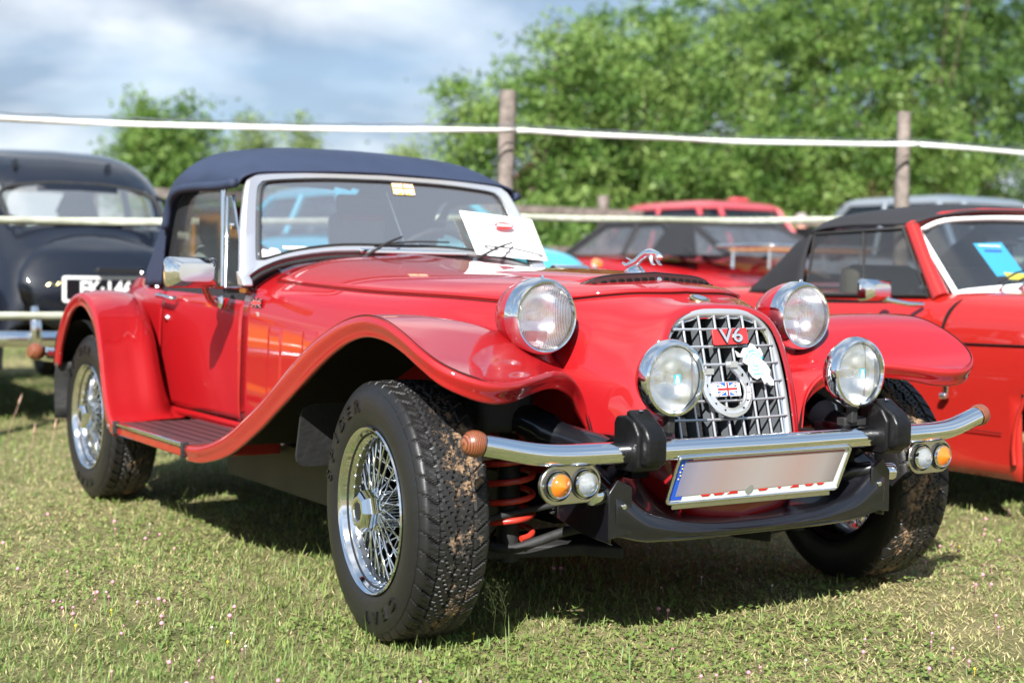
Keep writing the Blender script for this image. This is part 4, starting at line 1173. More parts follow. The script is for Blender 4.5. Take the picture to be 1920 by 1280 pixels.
# paper sign behind the glass
for_ = wp(.43, .98, .026)
psg = prism('windscreen_notice', [(-.160, .098), (.140, .072), (.160, -.098), (-.135, -.078)], for_, (.0, 1, 0), unit((-.537, 0, 1)), unit((1, 0, .537)), .0015, paper, None)
tag(psg, 'white card notice with a red oval mark leaning on the roadster windscreen', 'notice')
ov_ = [(.042 * math.cos(t), .014 * math.sin(t)) for t in np.linspace(0, 2 * math.pi, 25)[:-1]]
prism('printed_oval', ov_, for_ + np.array([.002, .0, .038]), (0, 1, 0), unit((-.537, 0, 1)), unit((1, 0, .537)), .0012, red_p, psg)
print_bar('printed_words', .062, .007, for_ + np.array([.0035, .0, .0385]), (0, 1, 0), unit((-.537, 0, 1)), paper, psg)
# ================================================================== other cars
def simple_car(name, label, cat, xf, yc, Ln, W_, H, belt, paint, gh, face=1, roof_m=None, rear_glass=None, glass_m=None, bonnet=None, lamps=True, z0=0.0, group=None, nose=None):
    """xf = x of the end that faces +x; gh = (x0,x1) bottom of glasshouse and (x2,x3) roof, measured back from xf"""
    root = empty(name, (xf - Ln / 2, yc, 0), label, cat, group)
    w = W_ / 2
    def zt(t):      # upper body line along the length
        return np.interp(t, [0, .05, .15, .3, .5, .7, .88, .96, 1.0], nose or [.52, .70, .84, .93, 1.0, 1.0, .93, .82, .60])
    G = []
    for t in np.linspace(0, 1, 15):
        z = belt * zt(t); x = xf - Ln * t
        ww = w * np.interp(t, [0, .06, .2, .5, .8, .94, 1], [.80, .93, 1, 1, 1, .93, .80])
        G.append([(x, 0, z + .03), (x, ww * .55, z + .02), (x, ww * .86, z - .02), (x, ww * .985, z - .12), (x, ww, z * .62), (x, ww * .99, .34), (x, ww * .95, .20)])
    D = full(dense(G, 3, 3)); D[:, :, 1] += yc
    a, b = D.shape[:2]
    ax = [xf - Ln * .18, xf - Ln * .80]
    msk = [[True] * (b - 1) for _ in range(a - 1)]
    for i in range(a - 1):
        for j in range(b - 1):
            p = (D[i, j] + D[i + 1, j + 1]) / 2
            for q in ax:
                if abs(p[1] - yc) > w * .9 and (p[0] - q) ** 2 + (p[2] - .32) ** 2 < .37 ** 2: msk[i][j] = False
    body = sheet('car_body', D, paint, root, mask=msk, thick=.01, m2=under, off=-1)
    for e_ in (0, -1):
        k = b; c_ = D[e_]
        mk('body_end_panel', list(c_) , [tuple(range(b))], paint, root, smooth=False)
    x0, x1, x2, x3 = [xf - q for q in gh]
    Lb, Lt = abs(x1 - x0), abs(x3 - x2)
    bot = np.array([( (x0 + x1) / 2 + p[0], yc + p[1], belt + .005) for p in rrect(Lb, W_ * .90, .22, 5)])
    top = np.array([((x2 + x3) / 2 + p[0], yc + p[1], H - .10) for p in rrect(Lt, W_ * .72, .20, 5)])
    n = len(bot)
    gm_ = glass_m or g_dark
    mk('car_glass', np.concatenate([bot, top]), [(i, (i + 1) % n, n + (i + 1) % n, n + i) for i in range(n)], gm_, root)
    roofm = roof_m or paint
    V = [p + np.array([0, 0, -.02]) for p in top]; F = []
    cen_ = top.mean(0)
    for q, (s, dz) in enumerate(((1.03, -.015), (1.03, .01), (.93, .055), (.7, .085), (.35, .098), (.02, .10))):
        V += [cen_ + (p - cen_) * [s, s, 1] + [0, 0, dz] for p in top]
    for q in range(6):
        for i in range(n): F.append((q * n + i, q * n + (i + 1) % n, (q + 1) * n + (i + 1) % n, (q + 1) * n + i))
    mk('car_roof', V, F, roofm, root, sharp=50)
    for i in (1, 5, 7, 11, 13, 17, 19, 23):
        tube('roof_pillar', [bot[i % n] * 1.0, top[i % n]], .032, roofm, root, seg=8)
    for s in (-1, 1):
        m_ = (x1 + x0) / 2
        tube('roof_pillar', [(m_, yc + s * W_ * .45, belt), (m_, yc + s * W_ * .365, H - .1)], .025, roofm, root, seg=8)
        tube('waist_trim', [(xf - Ln * .1, yc + s * w * 1.002, belt * .72), (xf - Ln * .9, yc + s * w * 1.002, belt * .72)], .012, chrome, root, seg=6)
    ends = ((1, xf), (-1, xf - Ln))
    for sg_, xe in ends:
        tube('car_bumper', [(xe - sg_ * .10, yc - w * .93, .43), (xe + sg_ * .06, yc - w * .7, .43), (xe + sg_ * .09, yc, .43), (xe + sg_ * .06, yc + w * .7, .43), (xe - sg_ * .10, yc + w * .93, .43)], .045, chrome, root, seg=10, sm=3)
        for s in (-1, 1):
            if sg_ == face:
                l_ = lathe('car_headlamp', [(0, .05), (.06, .04), (.085, .02), (.10, .02), (.105, 0), (.10, -.06)], chrome, root, 20, 'x' if sg_ > 0 else 'x', (xe - sg_ * .04, yc + s * w * .74, .64), dirn=(sg_, 0, 0))
            else:
                box('tail_lamp', (xe - sg_ * .02, yc + s * w * .76, .62), (.06, .10, .16), red_p, root, bev=.02)
    for s in (-1, 1):
        for q in ax: simple_wheel((q, yc + s * (w - .09), .31), root, s)
    return root
SW = {}
def simple_wheel(loc, root, s, r=.31):
    if 'w' not in SW:
        V, F = lathe_geo([(.19, -.085), (.25, -.095), (.29, -.085), (.31, -.06), (.31, .06), (.29, .085), (.25, .095), (.19, .085)], 32, 'y')
        SW['w'] = mk('tyre', V, F, rubflat, None, local=True, sharp=40)
        V, F = lathe_geo([(.0, -.07), (.05, -.075), (.07, -.05), (.17, -.045), (.185, -.07), (.195, -.082)], 28, 'y')
        SW['r'] = mk('wheel_trim', V, F, satin, None, local=True, sharp=40)
        protos = [SW['w'], SW['r']]
    t = SW['w'].copy(); h = SW['r'].copy()
    for o in (t, h): C.objects.link(o)
    t.name = 'road_wheel'; t.parent = root; t.location = Vector(loc) - base_of(root); t.scale = (r / .31,) * 3
    if s > 0: t.rotation_euler = (0, 0, math.pi)
    h.parent = t; h.location = (0, 0, 0)

# ---- black saloon seen from behind (tail towards +x)
yb = .04
bs = empty('saloon_car', (-6.8, yb, 0), 'shiny black vintage saloon seen from behind, beyond the tape fence at the left', 'car')
BR = [
 [(-4.93,0,.56),(-4.94,.25,.56),(-4.96,.42,.54),(-5.00,.52,.48),(-5.02,.53,.36),(-5.02,.53,.30)],
 [(-4.90,0,.72),(-4.92,.25,.72),(-4.97,.44,.68),(-5.04,.54,.56),(-5.06,.56,.42),(-5.06,.56,.30)],
 [(-5.00,0,.93),(-5.02,.27,.92),(-5.07,.46,.84),(-5.14,.56,.66),(-5.16,.58,.46),(-5.16,.58,.30)],
 [(-5.17,0,1.045),(-5.18,.29,1.03),(-5.23,.49,.96),(-5.28,.585,.76),(-5.30,.61,.50),(-5.30,.61,.30)],
 [(-5.36,0,1.21),(-5.37,.32,1.19),(-5.42,.52,1.08),(-5.46,.61,.84),(-5.48,.64,.54),(-5.48,.64,.30)],
 [(-5.52,0,1.37),(-5.53,.34,1.35),(-5.58,.54,1.22),(-5.62,.63,.93),(-5.64,.66,.60),(-5.64,.66,.30)],
 [(-5.74,0,1.50),(-5.75,.36,1.475),(-5.78,.56,1.34),(-5.82,.645,1.02),(-5.84,.68,.64),(-5.84,.68,.30)],
 [(-6.10,0,1.565),(-6.10,.38,1.54),(-6.10,.58,1.40),(-6.12,.66,1.08),(-6.12,.70,.66),(-6.12,.70,.30)],
 [(-6.70,0,1.575),(-6.70,.38,1.55),(-6.70,.58,1.42),(-6.70,.66,1.10),(-6.70,.70,.66),(-6.70,.70,.30)],
 [(-7.25,0,1.53),(-7.25,.37,1.50),(-7.25,.56,1.38),(-7.25,.64,1.08),(-7.25,.69,.66),(-7.25,.69,.30)],
 [(-7.50,0,1.40),(-7.50,.36,1.38),(-7.50,.54,1.28),(-7.50,.62,1.04),(-7.50,.66,.66),(-7.50,.66,.30)],
 [(-7.80,0,1.05),(-7.80,.30,1.04),(-7.80,.42,1.0),(-7.80,.48,.90),(-7.80,.50,.6),(-7.80,.50,.30)],
 [(-8.60,0,.98),(-8.60,.22,.96),(-8.60,.30,.90),(-8.60,.33,.80),(-8.60,.34,.6),(-8.60,.34,.30)],
 [(-8.95,0,.92),(-8.95,.16,.90),(-8.95,.22,.84),(-8.95,.24,.72),(-8.95,.24,.5),(-8.95,.24,.30)]]
BD = full(dense(BR, 6, 6)); BD[:, :, 1] += yb
a, b = BD.shape[:2]
mk_ = [[True] * (b - 1) for _ in range(a - 1)]
glassq = {'rear': [], 'front': [], 'side': []}
gm_r = [[False] * (b - 1) for _ in range(a - 1)]
for i in range(a - 1):
    for j in range(b - 1):
        p = (BD[i, j] + BD[i + 1, j + 1]) / 2; yy = abs(p[1] - yb)
        rear = 1.085 < p[2] < 1.30 and -5.62 < p[0] < -5.1 and yy < .44
        front = 1.10 < p[2] < 1.42 and p[0] < -7.42 and yy < .46
        side = yy > .55 and 1.04 < p[2] < 1.36 and -7.2 < p[0] < -5.9 and not (-6.62 < p[0] < -6.5)
        if rear or front or side: mk_[i][j] = False; gm_r[i][j] = True
sheet('saloon_shell', BD, blackc, bs, mask=mk_, thick=.012, m2=under, off=-1)
sheet('saloon_windows', BD, g_screen, bs, mask=gm_r)
lp_ = [(-5.235, -.40, 1.10), (-5.25, 0, 1.09), (-5.235, .40, 1.10), (-5.33, .445, 1.16), (-5.47, .42, 1.27), (-5.50, .2, 1.315), (-5.505, 0, 1.32), (-5.50, -.2, 1.315), (-5.47, -.42, 1.27), (-5.33, -.445, 1.16)]
tube('rear_window_rubber', cr1([(x + .012, y + yb, z + .012) for x, y, z in lp_], 4, True), .014, rubflat, bs, closed=True, seg=8)
# spare-wheel boot bulge
G = []
for u in np.linspace(0, 1, 20):
    row = []
    for v in np.linspace(-1, 1, 25):
        rad = math.sin(u * math.pi / 2)
        zz = .75 + .29 * rad * math.sin(v * math.pi); yy = .47 * rad * math.cos(v * math.pi)
        xb = np.interp(zz, [.48, .56, .72, .93, 1.04], [-4.93, -4.93, -4.90, -5.0, -5.17])
        row.append((xb + .085 * math.sqrt(max(0, 1 - rad ** 4)) - .012, yb + yy, zz))
    G.append(row)
sheet('boot_lid', G, blackc, bs)
for s in (-1, 1):
    G = []
    for u in np.linspace(0, math.pi, 12):
        row = []
        for v in np.linspace(-math.pi / 2, math.pi / 2, 9):
            row.append((-5.45 - .52 * math.cos(u), yb + s * (.64 + .16 * math.cos(v) * math.sin(u) ** .6), .30 + (.22 + .30 * math.sin(u) ** .8) * (.62 + .38 * math.sin(v + .5))))
        G.append(row)
    sheet('saloon_wing', G, blackc, bs, thick=.01)
    G = []
    for u in np.linspace(0, math.pi, 12):
        G.append([(-8.55 - .55 * math.cos(u), yb + s * (.42 + .28 * q), .30 + .50 * math.sin(u) ** .8 - .08 * q * q) for q in (0, .4, .8, 1)])
    sheet('saloon_wing', G, blackc, bs, thick=.01)
    for xx in (-5.45, -8.5): simple_wheel((xx, yb + s * .66, .33), bs, s, .33)
    tube('bumper_overrider', [(-4.70, yb + s * .42 - .02, .64), (-4.665, yb + s * .42 - .02, .55), (-4.67, yb + s * .42 - .02, .46), (-4.70, yb + s * .42 - .02, .37)], [.02, .032, .028, .012], chrome, bs, sm=3)
    for (xx, yy) in ((-5.64, .27),):
        box('roof_hinge', (xx + .03, yb + s * yy - .05, 1.435), (.06, .022, .07), blackc, bs, bev=.008)
    box('saloon_tail_lamp', (-5.02, yb + s * .60, .60), (.06, .06, .10), red_p, bs, bev=.02)
sbp = cr1([(-4.86, -.74, .505), (-4.76, -.6, .505), (-4.71, 0, .505), (-4.76, .6, .505), (-4.86, .74, .505)], 5)
V, F = tube_geo([(x, y + yb, z - .03) for x, y, z in sbp], .034, 14); V[:, 2] = .475 + (V[:, 2] - .475) * 1.25
mk('saloon_bumper', V, F, chrome, bs)
tube('roof_gutter', [(-5.62, yb + q * .60, 1.02 + .38 * math.cos(q * 1.15) ** .6) for q in np.linspace(-1, 1, 21)], .010, blackc, bs, seg=6)
sp_ = prism('saloon_plate', rrect(.58, .14, .012, 3), (-4.795, yb + .02, .735), (0, 1, 0), (0, 0, 1), (1, 0, 0), .012, white, bs)
prism('plate_face', rrect(.545, .108, .004, 2), (-4.7825, yb + .02, .735), (0, 1, 0), (0, 0, 1), (1, 0, 0), .002, blackp, sp_)
text('plate_letters', 'FK·146·RK', .115, (-4.7795, yb + .035, .733), (0, 1, 0), (0, 0, 1), white, sp_, thick=.001, bold=.0025, sx=.86)
prism('plate_lamp', rrect(.26, .035, .017, 4), (-4.80, yb + .03, .835), (0, 1, 0), (0, 0, 1), (1, 0, 0), .05, blackp, bs, bev=.008)
box('plate_back', (-4.83, yb + .03, .735), (.08, .20, .08), blackp, bs)
tube('script_badge', cr1([(-4.86, -.30, .745), (-4.855, -.27, .765), (-4.853, -.25, .75), (-4.852, -.22, .772), (-4.85, -.20, .762), (-4.85, -.165, .785)], 4), .005, brass, bs, seg=6)
box('saloon_rear_seat', (-6.0, yb, .8), (.18, 1.05, .34), seatm, bs, bev=.05)

# ---- red sports car at the right
YC = 2.63
sf = empty('sports_car', (-1.0, YC, 0), 'red open two-seater with black soft top parked at the right, behind the wire-wheeled roadster', 'sports car')
SR = [
 [(-2.90,0,.60),(-2.90,.40,.60),(-2.88,.58,.57),(-2.86,.64,.46),(-2.86,.62,.28)],
 [(-2.70,0,.76),(-2.70,.44,.755),(-2.70,.62,.71),(-2.70,.69,.54),(-2.70,.66,.22)],
 [(-2.20,0,.815),(-2.20,.48,.81),(-2.20,.67,.765),(-2.20,.725,.56),(-2.20,.70,.17)],
 [(-1.80,0,.825),(-1.80,.48,.82),(-1.80,.665,.775),(-1.80,.73,.57),(-1.80,.70,.155)],
 [(-1.40,0,.815),(-1.40,.48,.81),(-1.40,.655,.775),(-1.40,.73,.57),(-1.40,.70,.15)],
 [(-.90,0,.830),(-.90,.48,.815),(-.90,.665,.775),(-.90,.73,.57),(-.90,.70,.15)],
 [(-.55,0,.850),(-.55,.46,.825),(-.55,.665,.785),(-.55,.73,.60),(-.55,.70,.15)],
 [(0,0,.810),(0,.42,.79),(0,.64,.790),(0,.73,.63),(0,.70,.15)],
 [(.45,0,.730),(.45,.40,.72),(.45,.62,.735),(.45,.715,.60),(.45,.68,.18)],
 [(.75,0,.56),(.75,.40,.56),(.75,.58,.58),(.74,.66,.50),(.73,.64,.25)]]
SDD = full(dense(SR, 10, 8)); SDD[:, :, 1] += YC
a, b = SDD.shape[:2]
m_ = [[True] * (b - 1) for _ in range(a - 1)]
for i in range(a - 1):
    for j in range(b - 1):
        p = (SDD[i, j] + SDD[i + 1, j + 1]) / 2; yy = abs(p[1] - YC)
        if yy > .62 and min(math.hypot(p[0] + .01, p[2] - .28), math.hypot(p[0] + 2.12, p[2] - .28)) < .355: m_[i][j] = False
        if yy < .60 and -1.5 < p[0] < -.85: m_[i][j] = False
sheet('car_body', SDD, red_b, sf, mask=m_, thick=.006, m2=under, off=-1, flip=True)
for s in (-1, 1):
    Yq = lambda y: YC + s * y
    pts = [(-.655, Yq(.60), .800), (-.672, Yq(.665), .783), (-.690, Yq(.695), .745), (-.700, Yq(.718), .700), (-.705, Yq(.729), .64)]
    tube('bonnet_gap', cr1(pts, 4), [.004] * 2 + [.009] + [.006] * 2, under, sf, seg=6)
    tube('body_seam', [(-.70, Yq(.7325), .628), (-.3, Yq(.7335), .634), (.4, Yq(.722), .636)], .0035, under, sf, seg=6)
    tube('lower_seam', [(-1.9, Yq(.7245), .315), (-.9, Yq(.726), .315), (-.42, Yq(.724), .315)], .002, under, sf, seg=6)
    tube('door_gap', [(-1.50, Yq(.66), .79), (-1.50, Yq(.731), .60), (-1.49, Yq(.724), .33)], .004, under, sf, seg=6)
    lt = box('bonnet_latch', (-.66, Yq(.742), .465), (.022, .016, .085), chrome, sf, bev=.005)
    box('latch_foot', (-.665, Yq(.752), .432), (.032, .02, .022), chrome, lt, bev=.007)
    for xx in (-.01, -2.12): simple_wheel((xx, Yq(.63), .285), sf, s, .285)
    th_ = np.linspace(-.2, math.pi + .2, 22)
    tube('arch_lip', [(-.01 + .357 * math.cos(t), Yq(.722), .28 + .357 * math.sin(t)) for t in th_], .009, red_b, sf, seg=8)
    # windscreen pillar, mirror
    tube('screen_pillar', [(-.79, Yq(.635), .79), (-.90, Yq(.605), .93), (-1.01, Yq(.565), 1.075)], [.036, .028, .030], red_b, sf)
    mv = []
    for q, (sc_, dx) in enumerate(((1, 0), (1, .014), (.9, .035), (.55, .055))):
        for (yy, zz) in rrect(.155 * sc_, .085 * sc_, .016, 3): mv.append((-.93 + dx, Yq(.86) + yy, .818 + zz))
    F = []
    for q in range(3):
        for i in range(16): F.append((q * 16 + i, q * 16 + (i + 1) % 16, (q + 1) * 16 + (i + 1) % 16, (q + 1) * 16 + i))
    F += [tuple(range(16))[::-1], tuple(48 + i for i in range(16))]
    mm_ = mk('wing_mirror', mv, F, chrome, sf, sharp=30)
    tube('mirror_stalk', [(-.91, Yq(.83), .785), (-.84, Yq(.76), .768), (-.82, Yq(.70), .765)], .010, chrome, mm_, seg=8)
    # soft top side
    wr = [(-1.50,.625,1.055),(-1.515,.645,.97),(-1.52,.655,.88),(-1.52,.66,.79)]
    r3 = [(-1.60,.620,1.01),(-1.70,.635,.92),(-1.80,.640,.85),(-1.88,.645,.79)]
    Q = np.array([[np.array(p) * (1 - f) + np.array(q) * f for f in (0, .5, 1)] for p, q in zip(wr, r3)])
    Q[:, :, 1] = YC + s * Q[:, :, 1]
    sheet('quarter_cloth', dense(Q, 3, 3), fabblack, sf, thick=.008)
    V = [(-1.50, Yq(.655), .79), (-1.485, Yq(.625), 1.045), (-1.02, Yq(.60), 1.06), (-.84, Yq(.655), .80)]
    sg = mk('door_window', V, [(0, 1, 2, 3)], g_side, sf, smooth=False)
    tube('window_seal', V, .009, rubflat, sg, closed=True, seg=6)
    tube('window_divider', [(-1.18, Yq(.645), .80), (-1.22, Yq(.615), 1.05)], .006, rubflat, sg, seg=6)
    box('inner_door_card', (-1.18, Yq(.66), .60), (.66, .02, .35), under, sf)
TP = [[(-.895,0,1.150),(-.905,.30,1.140),(-.95,.50,1.112),(-.985,.590,1.082)],
      [(-1.08,0,1.178),(-1.08,.30,1.168),(-1.10,.52,1.135),(-1.13,.615,1.080)],
      [(-1.32,0,1.172),(-1.32,.30,1.162),(-1.32,.53,1.130),(-1.32,.630,1.078)],
      [(-1.50,0,1.145),(-1.50,.30,1.135),(-1.50,.53,1.105),(-1.50,.632,1.055)],
      [(-1.64,0,1.060),(-1.64,.30,1.052),(-1.63,.52,1.020),(-1.60,.625,.985)],
      [(-1.92,0,.845),(-1.92,.30,.842),(-1.90,.52,.835),(-1.86,.640,.815)]]
T2 = full(dense(TP, 6, 6)); T2[:, :, 1] += YC
a, b = T2.shape[:2]
mr = [[(i < 19 or i > 28 or abs(j + .5 - (b - 1) / 2) > 9) for j in range(b - 1)] for i in range(a - 1)]
sheet('soft_top', T2, fabblack, sf, mask=mr, thick=.008, off=-1)
sheet('clear_rear_window', T2, g_plastic, sf, mask=[[not q for q in r_] for r_ in mr])
# windscreen: white bead, glass, wiper, papers
sb = [(-.60,0,.855),(-.615,.25,.848),(-.67,.45,.832),(-.765,.585,.812)]
st2 = [(-1.005,.535,1.055),(-.955,.45,1.095),(-.925,.25,1.112),(-.915,0,1.118)]
half = cr1(sb, 4).tolist() + cr1(st2, 4).tolist()
lp2 = np.array(half + [(x, -y, z) for x, y, z in half[::-1]]); lp2[:, 1] += YC
sc2 = tube('screen_surround', lp2, .012, white, sf, closed=True, seg=10)
k = len(half)
V = []
for i in range(13):
    t = i / 12
    for q in range(13):
        bb = cr1(sb, 4)[q]; tt = cr1(st2, 4)[12 - q]; p = bb * (1 - t) + tt * t; V.append((p[0], YC + p[1], p[2]))
Gq = np.array(V).reshape(13, 13, 3); Gm = Gq.copy(); Gm[:, :, 1] = 2 * YC - Gm[:, :, 1]
sheet('windscreen_pane', np.concatenate([Gm[:, ::-1], Gq[:, 1:]], 1), g_screen2, sf)
tube('header_rail', [(x - .004, YC + y, z + .016) for x, y, z in [(-1.005,-.55,1.065),(-.955,-.45,1.105),(-.925,-.25,1.125),(-.915,0,1.13),(-.925,.25,1.125),(-.955,.45,1.105),(-1.005,.55,1.065)]], .011, red_b, sf)
tube('scuttle_wiper', [(-.60, YC - .42, .862), (-.62, YC - .30, .885), (-.60, YC - .10, .875)], .006, rubflat, sf, sm=3)
tube('scuttle_wiper', [(-.63, YC - .50, .855), (-.66, YC - .30, .905), (-.63, YC + .02, .90)], .004, rubflat, sf, sm=3)
box('dash_top', (-.90, YC, .79), (.25, 1.15, .06), fabblack, sf, bev=.02)
for s in (-1, 1):
    q = box('bucket_seat', (-1.42, YC + s * .30, .70), (.12, .42, .44), mat('tan_seat', (.10, .07, .05), .7) if s < 0 else MATS['tan_seat'], sf, bev=.05)
swp = [(-1.05, YC + .28 + .17 * math.cos(t), .80 + .17 * math.sin(t)) for t in th]
tube('driving_wheel', swp, .012, rubflat, sf, closed=True)
box('rear_view_mirror', (-.99, YC - .05, 1.03), (.02, .19, .05), rubflat, sf, bev=.01)
nn2 = unit((1, 0, .75)); b2 = unit((-.75, 0, 1))
# positions on the sheet, seen inside the screen
psh = prism('event_sheet', [(-.10, .075), (.075, .085), (.105, -.075), (-.07, -.085)], (-.80, YC - .30, .945), (0, 1, 0), b2, nn2, .002, cyan_p, None)
tag(psh, 'light blue printed entry sheet behind the windscreen of the red car at the right', 'paper sheet')
prism('sheet_picture', rrect(.13, .04, .018, 3), (-.797, YC - .275, .913), (0, 1, 0), b2, nn2, .0012, paper, psh)
prism('sheet_picture', rrect(.045, .035, .01, 3), (-.815, YC - .345, .958), (0, 1, 0), b2, nn2, .0012, paper, psh)
prism('sheet_stamp', rrect(.035, .022, .004, 2), (-.817, YC - .245, .955), (0, 1, 0), b2, nn2, .0012, mat('magenta_print', (.6, .04, .2), .5), psh)
print_bar('sheet_heading', .13, .009, np.array([-.832, YC - .318, .998]), (0, 1, 0), b2, paper, psh)
print_bar('sheet_heading', .10, .007, np.array([-.818, YC - .312, .980]), (0, 1, 0), b2, blue_p, psh)
psl = prism('entry_slip', [(-.08, .02), (.08, .012), (.075, -.02), (-.07, -.014)], (-.70, YC - .30, .878), (0, 1, 0), b2, nn2, .0015, yel_p, None)
tag(psl, 'small yellow and white slip lying under the blue sheet in the same car', 'paper slip')

# ---- red convertible beyond the fence, seen from its rear quarter
mc = simple_car('convertible', 'long red convertible with raised black hood and boot rack, beyond the fence', 'convertible', -4.8, 5.65, 4.4, 1.75, 1.38, 1.02, red, (.80, 2.9, 1.40, 2.5), face=-1, roof_m=fabblack, glass_m=g_plastic)
for s in (-1, 1):
    prism('hood_quarter', [(0, 0), (.60, 0), (.42, .26), (.14, .26)], (-6.30, 5.65 + s * .79, 1.02), (1, 0, 0), (0, -s * .45, 1), (0, s, 0), .012, fabblack, mc)
rk_ = empty('luggage_rack', (-5.25, 5.05, 0), parent=mc); rk_.location = Vector((-5.22, 5.55, 0)) - base_of(mc)
for q in range(5): box('rack_slat', (-4.95 - .10 * q, 5.40, 1.06), (.055, 1.0, .018), mat('varnished_wood', (.38, .19, .08), .4) if q == 0 else MATS['varnished_wood'], rk_, bev=.004)
tube('rack_rail', cr1([(-5.45, 4.85, 1.09), (-4.87, 4.85, 1.09), (-4.83, 5.4, 1.09), (-4.87, 5.95, 1.09), (-5.45, 5.95, 1.09)], 4), .013, chrome, rk_, closed=True)
for (xx, yy) in ((-4.95, 4.92), (-4.95, 5.85), (-5.35, 4.92), (-5.35, 5.85)): tube('rack_leg', [(xx, yy, .92), (xx, yy, 1.08)], .010, chrome, rk_, seg=6)
# ---- pale blue car
bc = simple_car('small_car', 'turquoise rounded small car facing the fence, seen past the roadster windscreen', 'car', -4.65, 2.60, 3.6, 1.5, 1.50, 1.12, skyblue, (1.0, 3.3, 1.45, 2.9), face=1, nose=[.66, .84, .92, .98, 1.0, 1.0, .93, .82, .60])
for s in (-1, 1): lathe('indicator', [(0, .05), (.025, .04), (.035, 0)], amber, bc, 14, dirn=(1, 0, 0), centre=(-4.72, 2.60 + s * .60, .93))
simple_car('hatchback', 'silver grey saloon with domed roof behind the red car at the right', 'car', -5.3, 9.35, 4.2, 1.75, 1.72, 1.1, greyp, (.9, 3.3, 1.3, 2.8), face=1)
pk = simple_car('estate_car', 'faded red car with only its roof showing above the red convertible', 'car', -8.0, 8.55, 4.3, 1.65, 1.72, 1.12, pinkred, (.9, 3.3, 1.3, 2.8), face=1)
box('roof_lamp', (-9.9, 8.95, 1.745), (.14, .24, .06), pinkred, pk, bev=.025)
simple_car('white_car', 'white saloon far back between the turquoise car and the red convertible', 'car', -9.6, 4.75, 4.2, 1.7, 1.42, .95, white, (1.0, 3.5, 1.5, 3.0), face=1)
simple_car('dark_saloon', 'dark red saloon glimpsed between the red convertible and the soft-topped car', 'car', -9.4, 11.2, 4.2, 1.7, 1.42, .95, pinkred, (1.0, 3.5, 1.5, 3.0), face=1)
simple_car('orange_saloon', 'orange-yellow saloon parked to the left of the black saloon, mirrored in the roadster door', 'car', -5.3, -3.0, 4.2, 1.75, 1.4, .98, yellowp, (1.0, 3.5, 1.5, 3.0), face=1)

# ================================================================== fences
old = mat('weathered_wood', (.17, .14, .12), .85, var=.4, vscale=14, bump=.8, bscale=30)
t_ = old.node_tree
tape = mat('white_fence_tape', (.70, .70, .67), .6, var=.12, vscale=20)
tape2 = mat('stained_fence_tape', (.40, .42, .33), .7, var=.25, vscale=16)
fe = empty('tape_fence', (-3.8, 2.0, 0), 'fence of wooden posts and three white tapes running behind the roadster', 'fence')
def post(x, y, h, r, parent, lean=(0, 0)):
    pts = [(x + lean[0] * t, y + lean[1] * t, -.05 + (h + .05) * t) for t in np.linspace(0, 1, 9)]
    rad = [r * (1.05 - .12 * t + .05 * math.sin(17 * t + x + y)) for t in np.linspace(0, 1, 9)]
    V, F = tube_geo(pts, rad, 11)
    V += rng.normal(0, r * .05, V.shape)
    return mk('post', V, F, old, parent, sharp=50)
post(-3.83, 1.925, 1.86, .047, fe, (0, .015)); post(-3.63, 4.85, 1.94, .047, fe); post(-4.02, -1.25, 1.72, .047, fe); post(-3.45, 7.8, 2.0, .047, fe)
FX = lambda y: -3.955 + .072 * (y + .9) - .0
rows_ = {'top': ([-1.25, 1.92, 4.85, 7.8], [1.515, 1.635, 1.725, 1.76], tape, .0135), 'mid': ([-1.25, 1.92, 4.85, 7.8], [1.055, 1.165, 1.26, 1.30], tape2, .018), 'low': ([-1.25, 1.92, 4.85, 7.8], [.62, .70, .78, .82], tape2, .019)}
for key, (ys_, zs_, m__, hw) in rows_.items():
    for q in range(3):
        G = []
        for t in np.linspace(0, 1, 41):
            y = ys_[q] * (1 - t) + ys_[q + 1] * t; z = zs_[q] * (1 - t) + zs_[q + 1] * t - .02 * math.sin(math.pi * t)
            x = FX(y) + .052 - .0 * t
            tw = .45 * math.sin(5.1 * t + 2.3 * q) * math.sin(11 * t + q); z += .0012 * math.sin(17 * t + 3 * q)
            G.append([(x - hw * math.sin(tw), y, z - hw * math.cos(tw)), (x, y, z), (x + hw * math.sin(tw), y, z + hw * math.cos(tw))])
        sheet('fence_tape', G, m__, fe, thick=.002)
        if key == 'top':
            tube('fence_wire', [(p[1][0] - .01, p[1][1], p[1][2] + .028 + .004 * math.sin(40 * i)) for i, p in enumerate(G)], .0035, vane, fe, seg=5)
f2 = empty('rail_fence', (-10.5, 3, 0), 'far grey wooden rail fence behind the turquoise and white cars', 'fence')
for yy in (-4.2, 1.6, 7.45, 13.2): post(-10.5, yy, 1.68 + .01 * yy, .07, f2)
for zz in (1.56, 1.12, .65):
    box('rail', (-10.42, 2.5, zz), (.045, 20, .085), old, f2)
# low building behind the trees at the right
hb = empty('outbuilding', (-24, 27, 0), 'low grey-brown rendered building half hidden under the trees at the right', 'building')
wallm = mat('grey_render', (.30, .27, .25), .9, var=.15, vscale=2)
box('wall', (-24, 25, 1.5), (.3, 12, 3.0), wallm, hb)
box('wall', (-27, 31, 1.5), (6, .3, 3.0), wallm, hb)
prism('roof', [(-.6, 0), (3.2, 1.6), (7, 0), (7, -.1), (3.2, 1.5), (-.6, -.1)], (-24, 18.6, 3.0), (-1, 0, 0), (0, 0, 1), (0, 1, 0), 12.8, mat('roof_tiles', (.28, .13, .09), .85, var=.3, vscale=9), hb)
for yy in (21.5, 25.0, 28.5):
    w = box('window', (-23.84, yy, 1.6), (.06, .9, 1.1), white, hb); box('pane', (-23.80, yy, 1.6), (.02, .75, .95), g_dark, w)

